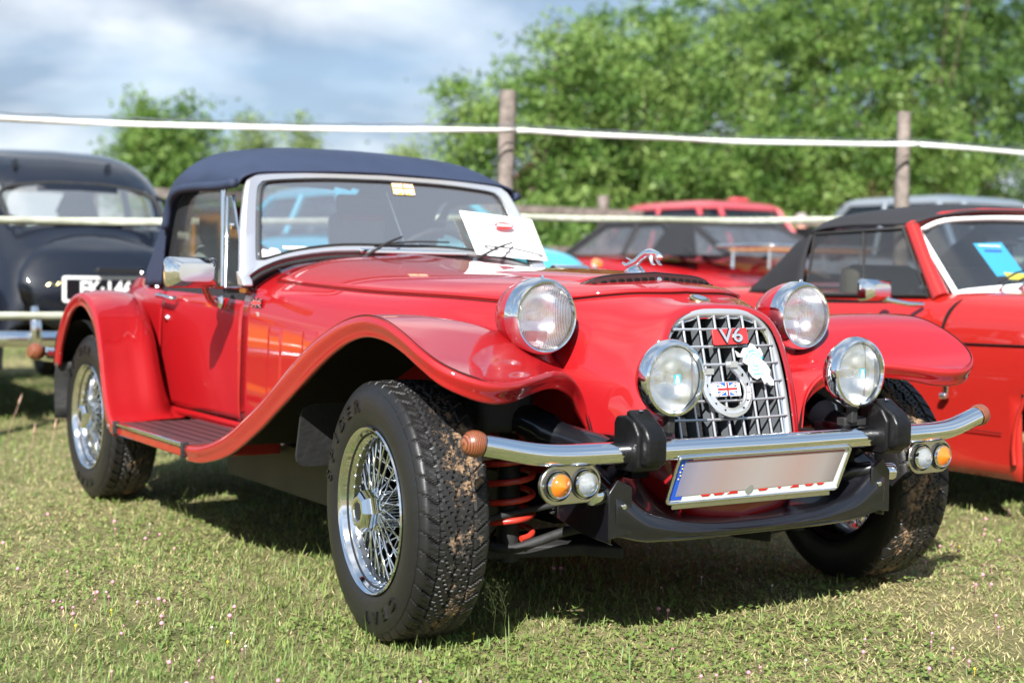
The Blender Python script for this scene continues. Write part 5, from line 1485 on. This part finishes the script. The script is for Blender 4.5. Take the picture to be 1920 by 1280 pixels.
# ================================================================== trees
def leaf_mat(name, c1, c2, c3):
    m = bpy.data.materials.new(name); m.use_nodes = True
    t = m.node_tree; t.nodes.clear(); o = t.nodes.new('ShaderNodeOutputMaterial')
    at = t.nodes.new('ShaderNodeAttribute'); at.attribute_name = 'tone'
    cr_ = t.nodes.new('ShaderNodeValToRGB'); e = cr_.color_ramp.elements
    e[0].color = (*c1, 1); e[1].color = (*c3, 1); q = e.new(.5); q.color = (*c2, 1)
    t.links.new(at.outputs['Fac'], cr_.inputs[0])
    d = t.nodes.new('ShaderNodeBsdfPrincipled'); d.inputs['Roughness'].default_value = .5; d.inputs['Specular IOR Level'].default_value = .35
    t.links.new(cr_.outputs[0], d.inputs['Base Color'])
    tl_ = t.nodes.new('ShaderNodeBsdfTranslucent'); t.links.new(cr_.outputs[0], tl_.inputs[0])
    mx_ = t.nodes.new('ShaderNodeMixShader'); mx_.inputs[0].default_value = .35
    t.links.new(d.outputs[0], mx_.inputs[1]); t.links.new(tl_.outputs[0], mx_.inputs[2]); t.links.new(mx_.outputs[0], o.inputs[0])
    return m
leafA = leaf_mat('leaves_fresh_green', (.05, .115, .020), (.12, .22, .042), (.23, .33, .085))
leafB = leaf_mat('leaves_mid_green', (.035, .085, .018), (.085, .17, .034), (.17, .26, .065))
leafC = leaf_mat('leaves_pale_green', (.13, .20, .06), (.20, .28, .09), (.27, .33, .14))
bark = mat('bark', (.12, .09, .065), .9, var=.3, vscale=6, bump=.8, bscale=12)
def quads_mesh(name, P, U, Vv, tone, m, parent, attr='tone'):
    """P centres, U/Vv half axes -> one mesh of leaf quads (pointed)"""
    n = len(P)
    co = np.stack([P - U, P - Vv * .9 , P + U, P + Vv * .9], 1).reshape(-1, 3)
    if parent is not None: co = co - np.array(base_of(parent))
    me = bpy.data.meshes.new(name)
    me.vertices.add(4 * n); me.vertices.foreach_set('co', co.astype(np.float32).ravel())
    me.loops.add(4 * n); me.loops.foreach_set('vertex_index', np.arange(4 * n, dtype=np.int32))
    me.polygons.add(n); me.polygons.foreach_set('loop_start', np.arange(0, 4 * n, 4, dtype=np.int32))
    me.polygons.foreach_set('loop_total', np.full(n, 4, dtype=np.int32))
    at = me.attributes.new(attr, 'FLOAT', 'FACE'); at.data.foreach_set('value', tone.astype(np.float32))
    me.materials.append(m); me.update(calc_edges=True)
    o = bpy.data.objects.new(name, me); C.objects.link(o)
    if parent is not None: o.parent = parent
    return o
def rdir(n):
    v = rng.normal(size=(n, 3)); return v / np.linalg.norm(v, axis=1)[:, None]
def tree(name, label, x, y, h, blobs, nl, ls, m, trunk=.14, cat='tree', group=None, lean=0, clump=.29, open_=.0):
    root = empty(name, (x, y, 0), label, cat, group)
    P = []; TN = []
    vol = np.array([b[3] * b[4] + b[4] * b[5] + b[3] * b[5] for b in blobs]); vol /= vol.sum()
    limbs = []
    for b, f in zip(blobs, vol):
        nb = int(nl * f); nc = max(6, nb // 55)
        d = rdir(nc); rad = (rng.random(nc) ** .33) * .98
        cen_ = np.array(b[:3]) + d * rad[:, None] * np.array(b[3:6])
        cs = clump * (.6 + .8 * rng.random(nc)) * (ls / .09) ** .3
        tone_c = np.clip(.5 + .38 * rng.normal(size=nc), 0, 1)
        idx = rng.integers(0, nc, nb)
        off = rng.normal(size=(nb, 3)) * np.array([1, 1, .62]) * cs[idx][:, None] * .55
        P.append(cen_[idx] + off); TN.append(np.clip(tone_c[idx] + rng.normal(size=nb) * .18, 0, 1))
        limbs += [cen_[i] for i in range(0, nc, max(1, nc // 5))]
    P = np.concatenate(P) + np.array([x, y, 0]); TN = np.concatenate(TN)
    n = len(P)
    U = rdir(n); W_ = rdir(n); W_ = np.cross(U, W_); W_ /= np.linalg.norm(W_, axis=1)[:, None] + 1e-9
    s = ls * (.6 + .8 * rng.random(n))[:, None]
    quads_mesh('crown', P, U * s * .62, W_ * s * .30, TN, m, root)
    parts = []
    top = max(b[2] for b in blobs)
    tp = [(x, y, -.05), (x + .05, y + .04, h * .18), (x + lean * .5, y - .05, h * .4), (x + lean, y, min(top, h * .6))]
    parts.append(tube_geo(cr1(tp, 4), [trunk * 1.25, trunk, trunk * .8, trunk * .3], 10))
    for q in limbs[:9]:
        st_p = np.array([x + lean * .4, y, h * (.18 + .3 * rng.random())]); en = np.array(q) + [x, y, 0]
        mid = st_p * .5 + en * .5 + [0, 0, -.12]
        parts.append(tube_geo(cr1([st_p, mid, en], 3), [trunk * .36, trunk * .2, trunk * .04], 6))
    V, F = merge(parts); mk('trunk', V, F, bark, root)
    return root
grp = 'leafy trees along the field edge at the right'
tree('broadleaf_tree', 'fresh green tree at the left end of the tree belt, beside the first fence post', -17, 10.8, 5.0, [(0, -.1, 2.6, 1.4, 1.4, 1.5), (0, .5, 3.9, 1.2, 1.1, 1.2), (0, -1.2, 3.2, .8, .6, .9), (.6, .1, 1.3, 1.2, 1.5, 1.0)], 26000, .085, leafA, group=grp)
tree('broadleaf_tree', 'taller fresh green tree second from the left in the belt', -18, 13.6, 5.9, [(0, 0, 3.0, 1.8, 1.8, 1.7), (0, -.1, 4.6, 1.5, 1.5, 1.1), (.6, -1.0, 2.2, 1.4, 1.3, 1.3), (1, 1.2, 1.8, 1.2, 1.3, 1.1)], 32000, .085, leafA, group=grp)
tree('broadleaf_tree', 'broad green tree in the middle of the belt behind the red convertible', -17, 17.2, 8.0, [(0, 0, 4.0, 2.4, 2.3, 2.0), (0, .4, 6.2, 2.2, 2.2, 1.8), (.8, -1.2, 2.9, 1.5, 1.5, 1.2), (1, 1.5, 3.1, 1.3, 1.4, 1.1)], 40000, .085, leafA, .17, group=grp)
tree('broadleaf_tree', 'large tree with a visible dark trunk behind the right fence post', -18, 21.3, 9.0, [(0, 0, 5.0, 2.6, 2.6, 2.2), (0, .2, 7.4, 2.4, 2.5, 1.8), (.8, -1.4, 3.3, 1.5, 1.5, 1.0), (1, 1.4, 3.3, 1.5, 1.6, 1.0)], 34000, .085, leafB, .22, group=grp)
tree('broadleaf_tree', 'darker tree at the right edge of the picture', -16, 24.0, 9.0, [(0, 0, 5.0, 2.4, 2.6, 2.3), (0, .2, 7.4, 2.4, 2.5, 1.8), (.8, -1.2, 3.2, 1.5, 1.5, 1.1)], 28000, .085, leafB, .2, group=grp)
for (x, y, h, lab) in ((-22, 17.0, 7.4, 'tree standing behind the gap left of the middle of the belt'), (-23, 21, 10, 'tall tree at the back of the belt, left of the right fence post'), (-23, 28, 10.5, 'tall tree at the back of the belt near the right edge')):
    tree('broadleaf_tree', lab, x, y, h, [(0, 0, h * .5, 2.6, 2.8, h * .3), (0, .5, h * .75, 2.2, 2.4, h * .2)], 17000, .12, leafB, .2, group=grp)
for i, (x, y, r_, lab) in enumerate(((-15.5, 9.6, 1.0, 'low bush under the leftmost tree of the belt'), (-15.5, 12.4, 1.1, 'low bush under the second tree of the belt'), (-15.8, 15.4, 1.2, 'low bush behind the faded red car roof'), (-20, 18.5, 1.5, 'shaded bush under the middle of the belt'), (-20.5, 23.5, 1.3, 'shaded bush left of the outbuilding'))):
    tree('bush', lab, x, y, 1.6, [(0, 0, .95, 1.0, 1.5 * r_, .9)], 9000, .085, leafB if i > 2 else leafA, .05, cat='bush')
tree('field_tree', 'airy green tree standing alone beyond the black saloon', -30, 9.2, 5.2, [(0, -.35, 2.9, 1.2, 1.25, 1.2), (0, -.55, 4.1, .7, .55, .8), (0, .35, 4.0, .6, .6, .7), (0, .6, 2.2, 1.0, 1.2, 1.1), (0, -.9, 3.5, .5, .45, .5)], 15000, .12, leafA, .12, clump=.42)
tree('field_tree', 'smaller yellowish tree right of the lone green tree', -31, 11.6, 4.6, [(0, 0, 2.6, .9, .9, 1.1), (0, .1, 3.9, .6, .6, .8)], 4200, .11, leafC, .08, clump=.4)
tree('poplar', 'faint slender poplar far off in the middle of the horizon', -62, 26.9, 8.2, [(0, 0, 5.2, 1.0, .9, 3.2)], 2600, .22, leafC, .12, clump=.5)
tree('poplar', 'very thin bare-topped poplar left of the faint slender one', -62, 19.6, 8.0, [(0, 0, 5.0, .6, .6, 3.2)], 1500, .2, leafC, .1, clump=.4)
tree('poplar', 'bushy pale round tree right of the poplars', -60, 31.0, 7.2, [(0, 0, 4.4, 1.6, 1.5, 1.7), (0, .6, 6.0, .7, .6, .8)], 5000, .26, leafC, .15, clump=.6)
hg = quads_mesh('distant_hedge', np.stack([-75 + rng.normal(0, 1.2, 30000), rng.uniform(-60, 120, 30000), np.abs(rng.normal(0, 1.0, 30000)) + .2], 1), rdir(30000) * .22, rdir(30000) * .16, rng.random(30000), leafB, None)
tag(hg, kind='stuff', label='low hedge line far away on the horizon', cat='hedge')

# ================================================================== people far behind
def person(loc, label, shirt, hair_c, rot):
    root = empty('person', loc, label, 'person', None); root.rotation_euler = (0, 0, rot)
    pts = [(0, 0, .96), (0, 0, 1.15), (0, 0, 1.38), (0, 0, 1.50), (.01, 0, 1.60), (.01, 0, 1.71),
           (0, .10, .90), (.01, .11, .50), (0, .11, .09), (.13, .12, .03), (0, -.10, .90), (.03, -.11, .50), (.0, -.11, .09), (.13, -.12, .03),
           (0, .18, 1.40), (.0, .24, 1.12), (.08, .22, .88), (.11, .21, .80), (0, -.18, 1.40), (.0, -.24, 1.12), (.08, -.22, .88), (.11, -.21, .80)]
    ed_ = [(0, 1), (1, 2), (2, 3), (3, 4), (4, 5), (0, 6), (6, 7), (7, 8), (8, 9), (0, 10), (10, 11), (11, 12), (12, 13), (2, 14), (14, 15), (15, 16), (16, 17), (2, 18), (18, 19), (19, 20), (20, 21)]
    rd_ = [.14, .13, .15, .06, .08, .09, .10, .065, .045, .04, .10, .065, .045, .04, .06, .045, .035, .03, .06, .045, .035, .03]
    body_ = skinned('body', pts, ed_, rd_, skin, root, lvl=2, local=True)
    tp_ = [(0, 0, .92), (0, 0, 1.15), (0, 0, 1.40), (0, .18, 1.41), (0, .23, 1.20), (0, -.18, 1.41), (0, -.23, 1.20)]
    skinned('shirt', tp_, [(0, 1), (1, 2), (2, 3), (3, 4), (2, 5), (5, 6)], [.16, .15, .165, .075, .07, .075, .07], shirt, root, local=True)
    skinned('trousers', [(0, 0, .93), (0, .10, .86), (.01, .11, .50), (0, .11, .12), (0, -.10, .86), (.03, -.11, .50), (0, -.11, .12)], [(0, 1), (1, 2), (2, 3), (0, 4), (4, 5), (5, 6)], [.15, .115, .08, .06, .115, .08, .06], cloth_b, root, local=True)
    V, F = lathe_geo([(0, .135), (.06, .12), (.10, .07), (.108, .0), (.10, -.03)], 16, 'z', (-.012, 0, 1.70)); mk('hair', V, F, hair_c, root, local=True)
    for q in (-1, 1):
        V, F = lathe_geo([(0, .012), (.009, .008), (.012, 0)], 8, dirn=(1, q * .25, 0), centre=(.088, q * .035, 1.69)); mk('eye', V, F, blackp, root, local=True)
        V, F = lathe_geo([(0, .02), (.02, .01), (.028, 0)], 8, dirn=(0, q, 0), centre=(.0, q * .088, 1.67)); mk('ear', V, F, skin, root, local=True)
    V, F = lathe_geo([(0, .03), (.012, .012), (.018, 0)], 8, dirn=(1, 0, -.2), centre=(.09, 0, 1.66)); mk('nose', V, F, skin, root, local=True)
    return root
hairm = mat('grey_hair', (.3, .26, .24), .8)
person((-12.5, 11.95, 0), 'person in a yellow shirt whose head shows between the convertible and the soft top', cloth_y, skin, -.6)
person((-13.2, 13.1, 0), 'person with grey hair whose head just shows above the black soft top', cloth_b, hairm, -.3)

# ================================================================== ground
gm = bpy.data.materials.new('meadow'); gm.use_nodes = True
t = gm.node_tree; p = t.nodes['Principled BSDF']; p.inputs['Roughness'].default_value = .95; p.inputs['Specular IOR Level'].default_value = .15
tcn = t.nodes.new('ShaderNodeTexCoord')
def tn(scale, det=6, ro=.6):
    n = t.nodes.new('ShaderNodeTexNoise'); n.inputs['Scale'].default_value = scale; n.inputs['Detail'].default_value = det; n.inputs['Roughness'].default_value = ro
    t.links.new(tcn.outputs['Object'], n.inputs['Vector']); return n
na, nb_, nc_ = tn(.9), tn(9, 8, .7), tn(60, 6, .8)
r1 = t.nodes.new('ShaderNodeValToRGB'); t.links.new(na.outputs[0], r1.inputs[0])
r1.color_ramp.elements[0].position = .38; r1.color_ramp.elements[1].position = .62
r1.color_ramp.elements[0].color = (.15, .17, .05, 1); r1.color_ramp.elements[1].color = (.46, .36, .20, 1)
r2_ = t.nodes.new('ShaderNodeValToRGB'); t.links.new(nb_.outputs[0], r2_.inputs[0])
r2_.color_ramp.elements[0].position = .35; r2_.color_ramp.elements[1].position = .7
r2_.color_ramp.elements[0].color = (.09, .12, .03, 1); r2_.color_ramp.elements[1].color = (.48, .39, .24, 1)
m1 = t.nodes.new('ShaderNodeMixRGB'); m1.inputs[0].default_value = .5; t.links.new(r1.outputs[0], m1.inputs[1]); t.links.new(r2_.outputs[0], m1.inputs[2])
m2_ = t.nodes.new('ShaderNodeMixRGB'); m2_.blend_type = 'MULTIPLY'; m2_.inputs[0].default_value = .6
r3_ = t.nodes.new('ShaderNodeValToRGB'); t.links.new(nc_.outputs[0], r3_.inputs[0]); r3_.color_ramp.elements[0].position = .3; r3_.color_ramp.elements[1].position = .65; r3_.color_ramp.elements[0].color = (.25, .25, .22, 1)
t.links.new(m1.outputs[0], m2_.inputs[1]); t.links.new(r3_.outputs[0], m2_.inputs[2]); t.links.new(m2_.outputs[0], p.inputs['Base Color'])
bp_ = t.nodes.new('ShaderNodeBump'); bp_.inputs['Strength'].default_value = .8; bp_.inputs['Distance'].default_value = .03
t.links.new(nc_.outputs[0], bp_.inputs['Height']); t.links.new(bp_.outputs[0], p.inputs['Normal'])
# one sheet: fine near the cars, reaching the horizon
xs_ = np.concatenate([[-900, -300, -120, -60], np.linspace(-30, 8, 77), [20, 60, 200]]); ys_ = np.concatenate([[-900, -300, -60, -20], np.linspace(-9, 27, 73), [60, 200, 900]])
def gz(x, y):
    return .012 * np.sin(x * 1.9 + .7 * y) * np.sin(y * 1.3 - .4 * x) + .006 * np.sin(x * 5.1) * np.sin(y * 4.3) - .012
G = np.zeros((len(xs_), len(ys_), 3))
for i, x in enumerate(xs_):
    for j, y in enumerate(ys_):
        G[i, j] = (x, y, gz(x, y) if -30 <= x <= 8 and -9 <= y <= 27 else -.012)
gr_ = sheet('ground', G, gm, None); tag(gr_, kind='structure')
# grass blades, dense close by
def scatter(n, r0, r1, pw, half=.80):
    u = rng.random(n); r = r0 + (r1 - r0) * u ** pw
    a = yaw + rng.uniform(-half, half, n)
    x = CAM.x + r * np.cos(a); y = CAM.y + r * np.sin(a)
    return x, y, r
gmat = leaf_mat('grass_blades', (.09, .19, .035), (.28, .32, .10), (.72, .58, .33))
def patch(x, y):
    return (1.1 * np.sin(x * 1.3 + 1.7 * np.sin(y * 1.1)) + np.sin(y * 2.1 + 2 * np.sin(x * .9)) + .7 * np.sin(x * 7.3 + y * 5.1) * np.sin(y * 6.7 - x * 2.2)) / 2.8
n = 860000
x, y, r = scatter(n, 1.7, 24, 1.75)
tuft = rng.random(n) < .35
x = np.where(tuft, np.round(x / .09) * .09 + .035 * np.sin(np.round(y / .07) * 12.9) + rng.normal(0, .014, n), x); y = np.where(tuft, np.round(y / .07) * .07 + .03 * np.sin(np.round(x / .09) * 7.7) + rng.normal(0, .014, n), y)
pt = patch(x, y)
dry = (rng.random(n) < np.clip(.55 + .48 * pt, .08, .97))
tone = np.where(dry, .58 + .42 * rng.random(n) ** 1.3, .05 + .45 * rng.random(n))
ln = np.where(dry, .017, .023) * (.5 + 1.0 * rng.random(n)) * (1 + .05 * r)
tall = rng.random(n) < .012; ln = np.where(tall, ln * 2.6, ln)
az = rng.uniform(0, 2 * math.pi, n); el = np.where(dry, rng.uniform(.05, .7, n), rng.uniform(.25, 1.25, n))
d = np.stack([np.cos(az) * np.cos(el), np.sin(az) * np.cos(el), np.sin(el)], 1)
sd_ = np.stack([-np.sin(az), np.cos(az), 0 * az], 1)
wd = (.0007 + .0009 * rng.random(n)) * (1 + .12 * r)
P = np.stack([x, y, gz(x, y) + ln * .5 * np.sin(el) + .001], 1)
co_u = d * (ln * .5)[:, None]; co_v = sd_ * wd[:, None]
gb = quads_mesh('grass', P, co_u, co_v, tone, gmat, None); tag(gb, 'short dry and green meadow grass under and around the cars', 'grass', kind='stuff')
# clover leaves
n = 70000
x, y, r = scatter(n * 2, 1.7, 12, 1.5)
k_ = (patch(x * 1.4 + 3, y * 1.4) < -.02)[: n * 2]; x, y, r = x[k_], y[k_], r[k_]; n = len(x)
az = rng.uniform(0, 6.28, n); tl2 = rng.uniform(-.5, .5, (n, 2))
U = np.stack([np.cos(az), np.sin(az), tl2[:, 0]], 1) * .0062 * (1 + .4 * rng.random(n))[:, None]; W_ = np.stack([-np.sin(az), np.cos(az), tl2[:, 1]], 1) * .0060
cl = quads_mesh('clover', np.stack([x, y, gz(x, y) + .006 + .016 * rng.random(n)], 1), U, W_, .10 + .35 * rng.random(n), gmat, None)
tag(cl, 'low clover leaves spread through the grass', 'clover', kind='stuff')
# clover flower heads and a few yellow flowers
def flowers(name, label, pts, rad, m):
    parts = []
    for (fx, fy, fz, fr) in pts:
        parts.append(lathe_geo([(0, fr), (fr * .75, fr * .6), (fr, 0), (fr * .7, -fr * .6), (0, -fr * .8)], 6, 'z', (fx, fy, fz)))
        parts.append(tube_geo([(fx, fy, 0), (fx, fy, fz)], .0008, 3, caps=False))
    V, F = merge(parts); o = mk(name, V, F, m, None); tag(o, label, 'flowers', kind='stuff'); return o
pts = []
for (cx_, cy_, sp_r, cnt) in ((.35, -1.35, .22, 30), (-.55, -1.25, .16, 22), (-1.3, -1.5, .30, 26), (.62, 1.05, .20, 26), (.35, 1.3, .25, 22), (.75, .25, .2, 7), (.55, -.35, .22, 6), (1.0, .35, .3, 6), (-2.2, -1.6, .35, 20), (.9, -1.0, .3, 5), (1.1, -.5, .4, 6), (-.1, .2, .3, 5), (-.3, 1.6, .4, 20)):
    for _ in range(cnt): pts.append((cx_ + rng.normal(0, sp_r), cy_ + rng.normal(0, sp_r), .012 + .014 * rng.random(), .0030 + .0032 * rng.random()))
fm = mat('clover_pink', (.55, .24, .30), .8, var=.3, vscale=30)
flowers('clover_flowers', 'pink clover flower heads dotted through the grass', pts, .006, fm)
x, y, r = scatter(60, 2.4, 7, 1); flowers('white_clover_flowers', 'whitish clover heads scattered in the grass', [(a, b,   .015 + .012 * rng.random(), .0036) for a, b in zip(x, y)], .006, mat('clover_white', (.6, .5, .48), .8))
x, y, r = scatter(40, 2.4, 8, 1); flowers('yellow_flowers', 'tiny yellow flowers scattered in the grass', [(a, b, .016, .0032) for a, b in zip(x, y)], .004, yel_p)
# tall seed-head grasses by the left rear of the car and a weed near the front wheel
parts = []
for _ in range(46):
    fx = -3.5 + rng.uniform(-.9, .7); fy = -.9 + rng.uniform(-1.1, .9); h = .12 + .14 * rng.random(); l1, l2 = rng.normal(0, .03, 2)
    parts.append(tube_geo([(fx, fy, 0), (fx + l1 * .4, fy + l2 * .4, h * .6), (fx + l1, fy + l2, h)], [.0012, .001, .001], 4))
    parts.append(tube_geo([(fx + l1, fy + l2, h), (fx + l1 * 1.1, fy + l2 * 1.1, h + .02), (fx + l1 * 1.3, fy + l2 * 1.3, h + .05)], [.002, .005, .001], 5))
V, F = merge(parts); sgx = mk('seed_head_grass', V, F, mat('dry_seed_heads', (.42, .27, .19), .9), None); tag(sgx, 'tall dry seed-head grasses in front of the black saloon', 'grass', kind='stuff')
parts = []
for (bx0, by0) in ((.10, -.55), (.115, -.53)):
    parts.append(tube_geo([(bx0, by0, 0), (bx0 + .01, by0, .06), (bx0, by0 - .02, .125)], .0012, 4))
    for q in range(14):
        hh = .04 + .006 * q; a_ = q * 2.4; e_p = (bx0 + .018 * math.cos(a_), by0 + .018 * math.sin(a_) - .01, hh + .018)
        parts.append(tube_geo([(bx0 + .005, by0 - .005, hh), e_p], .0007, 3)); parts.append(lathe_geo([(0, .003), (.0028, 0), (0, -.003)], 5, 'z', e_p))
V, F = merge(parts); wd_ = mk('weed', V, F, mat('weed_stem', (.35, .38, .15), .8), None); tag(wd_, 'spindly seeding weed standing just right of the near front tyre', 'weed')
for k_ in ('w', 'r'):
    if k_ in SW: bpy.data.objects.remove(SW[k_])
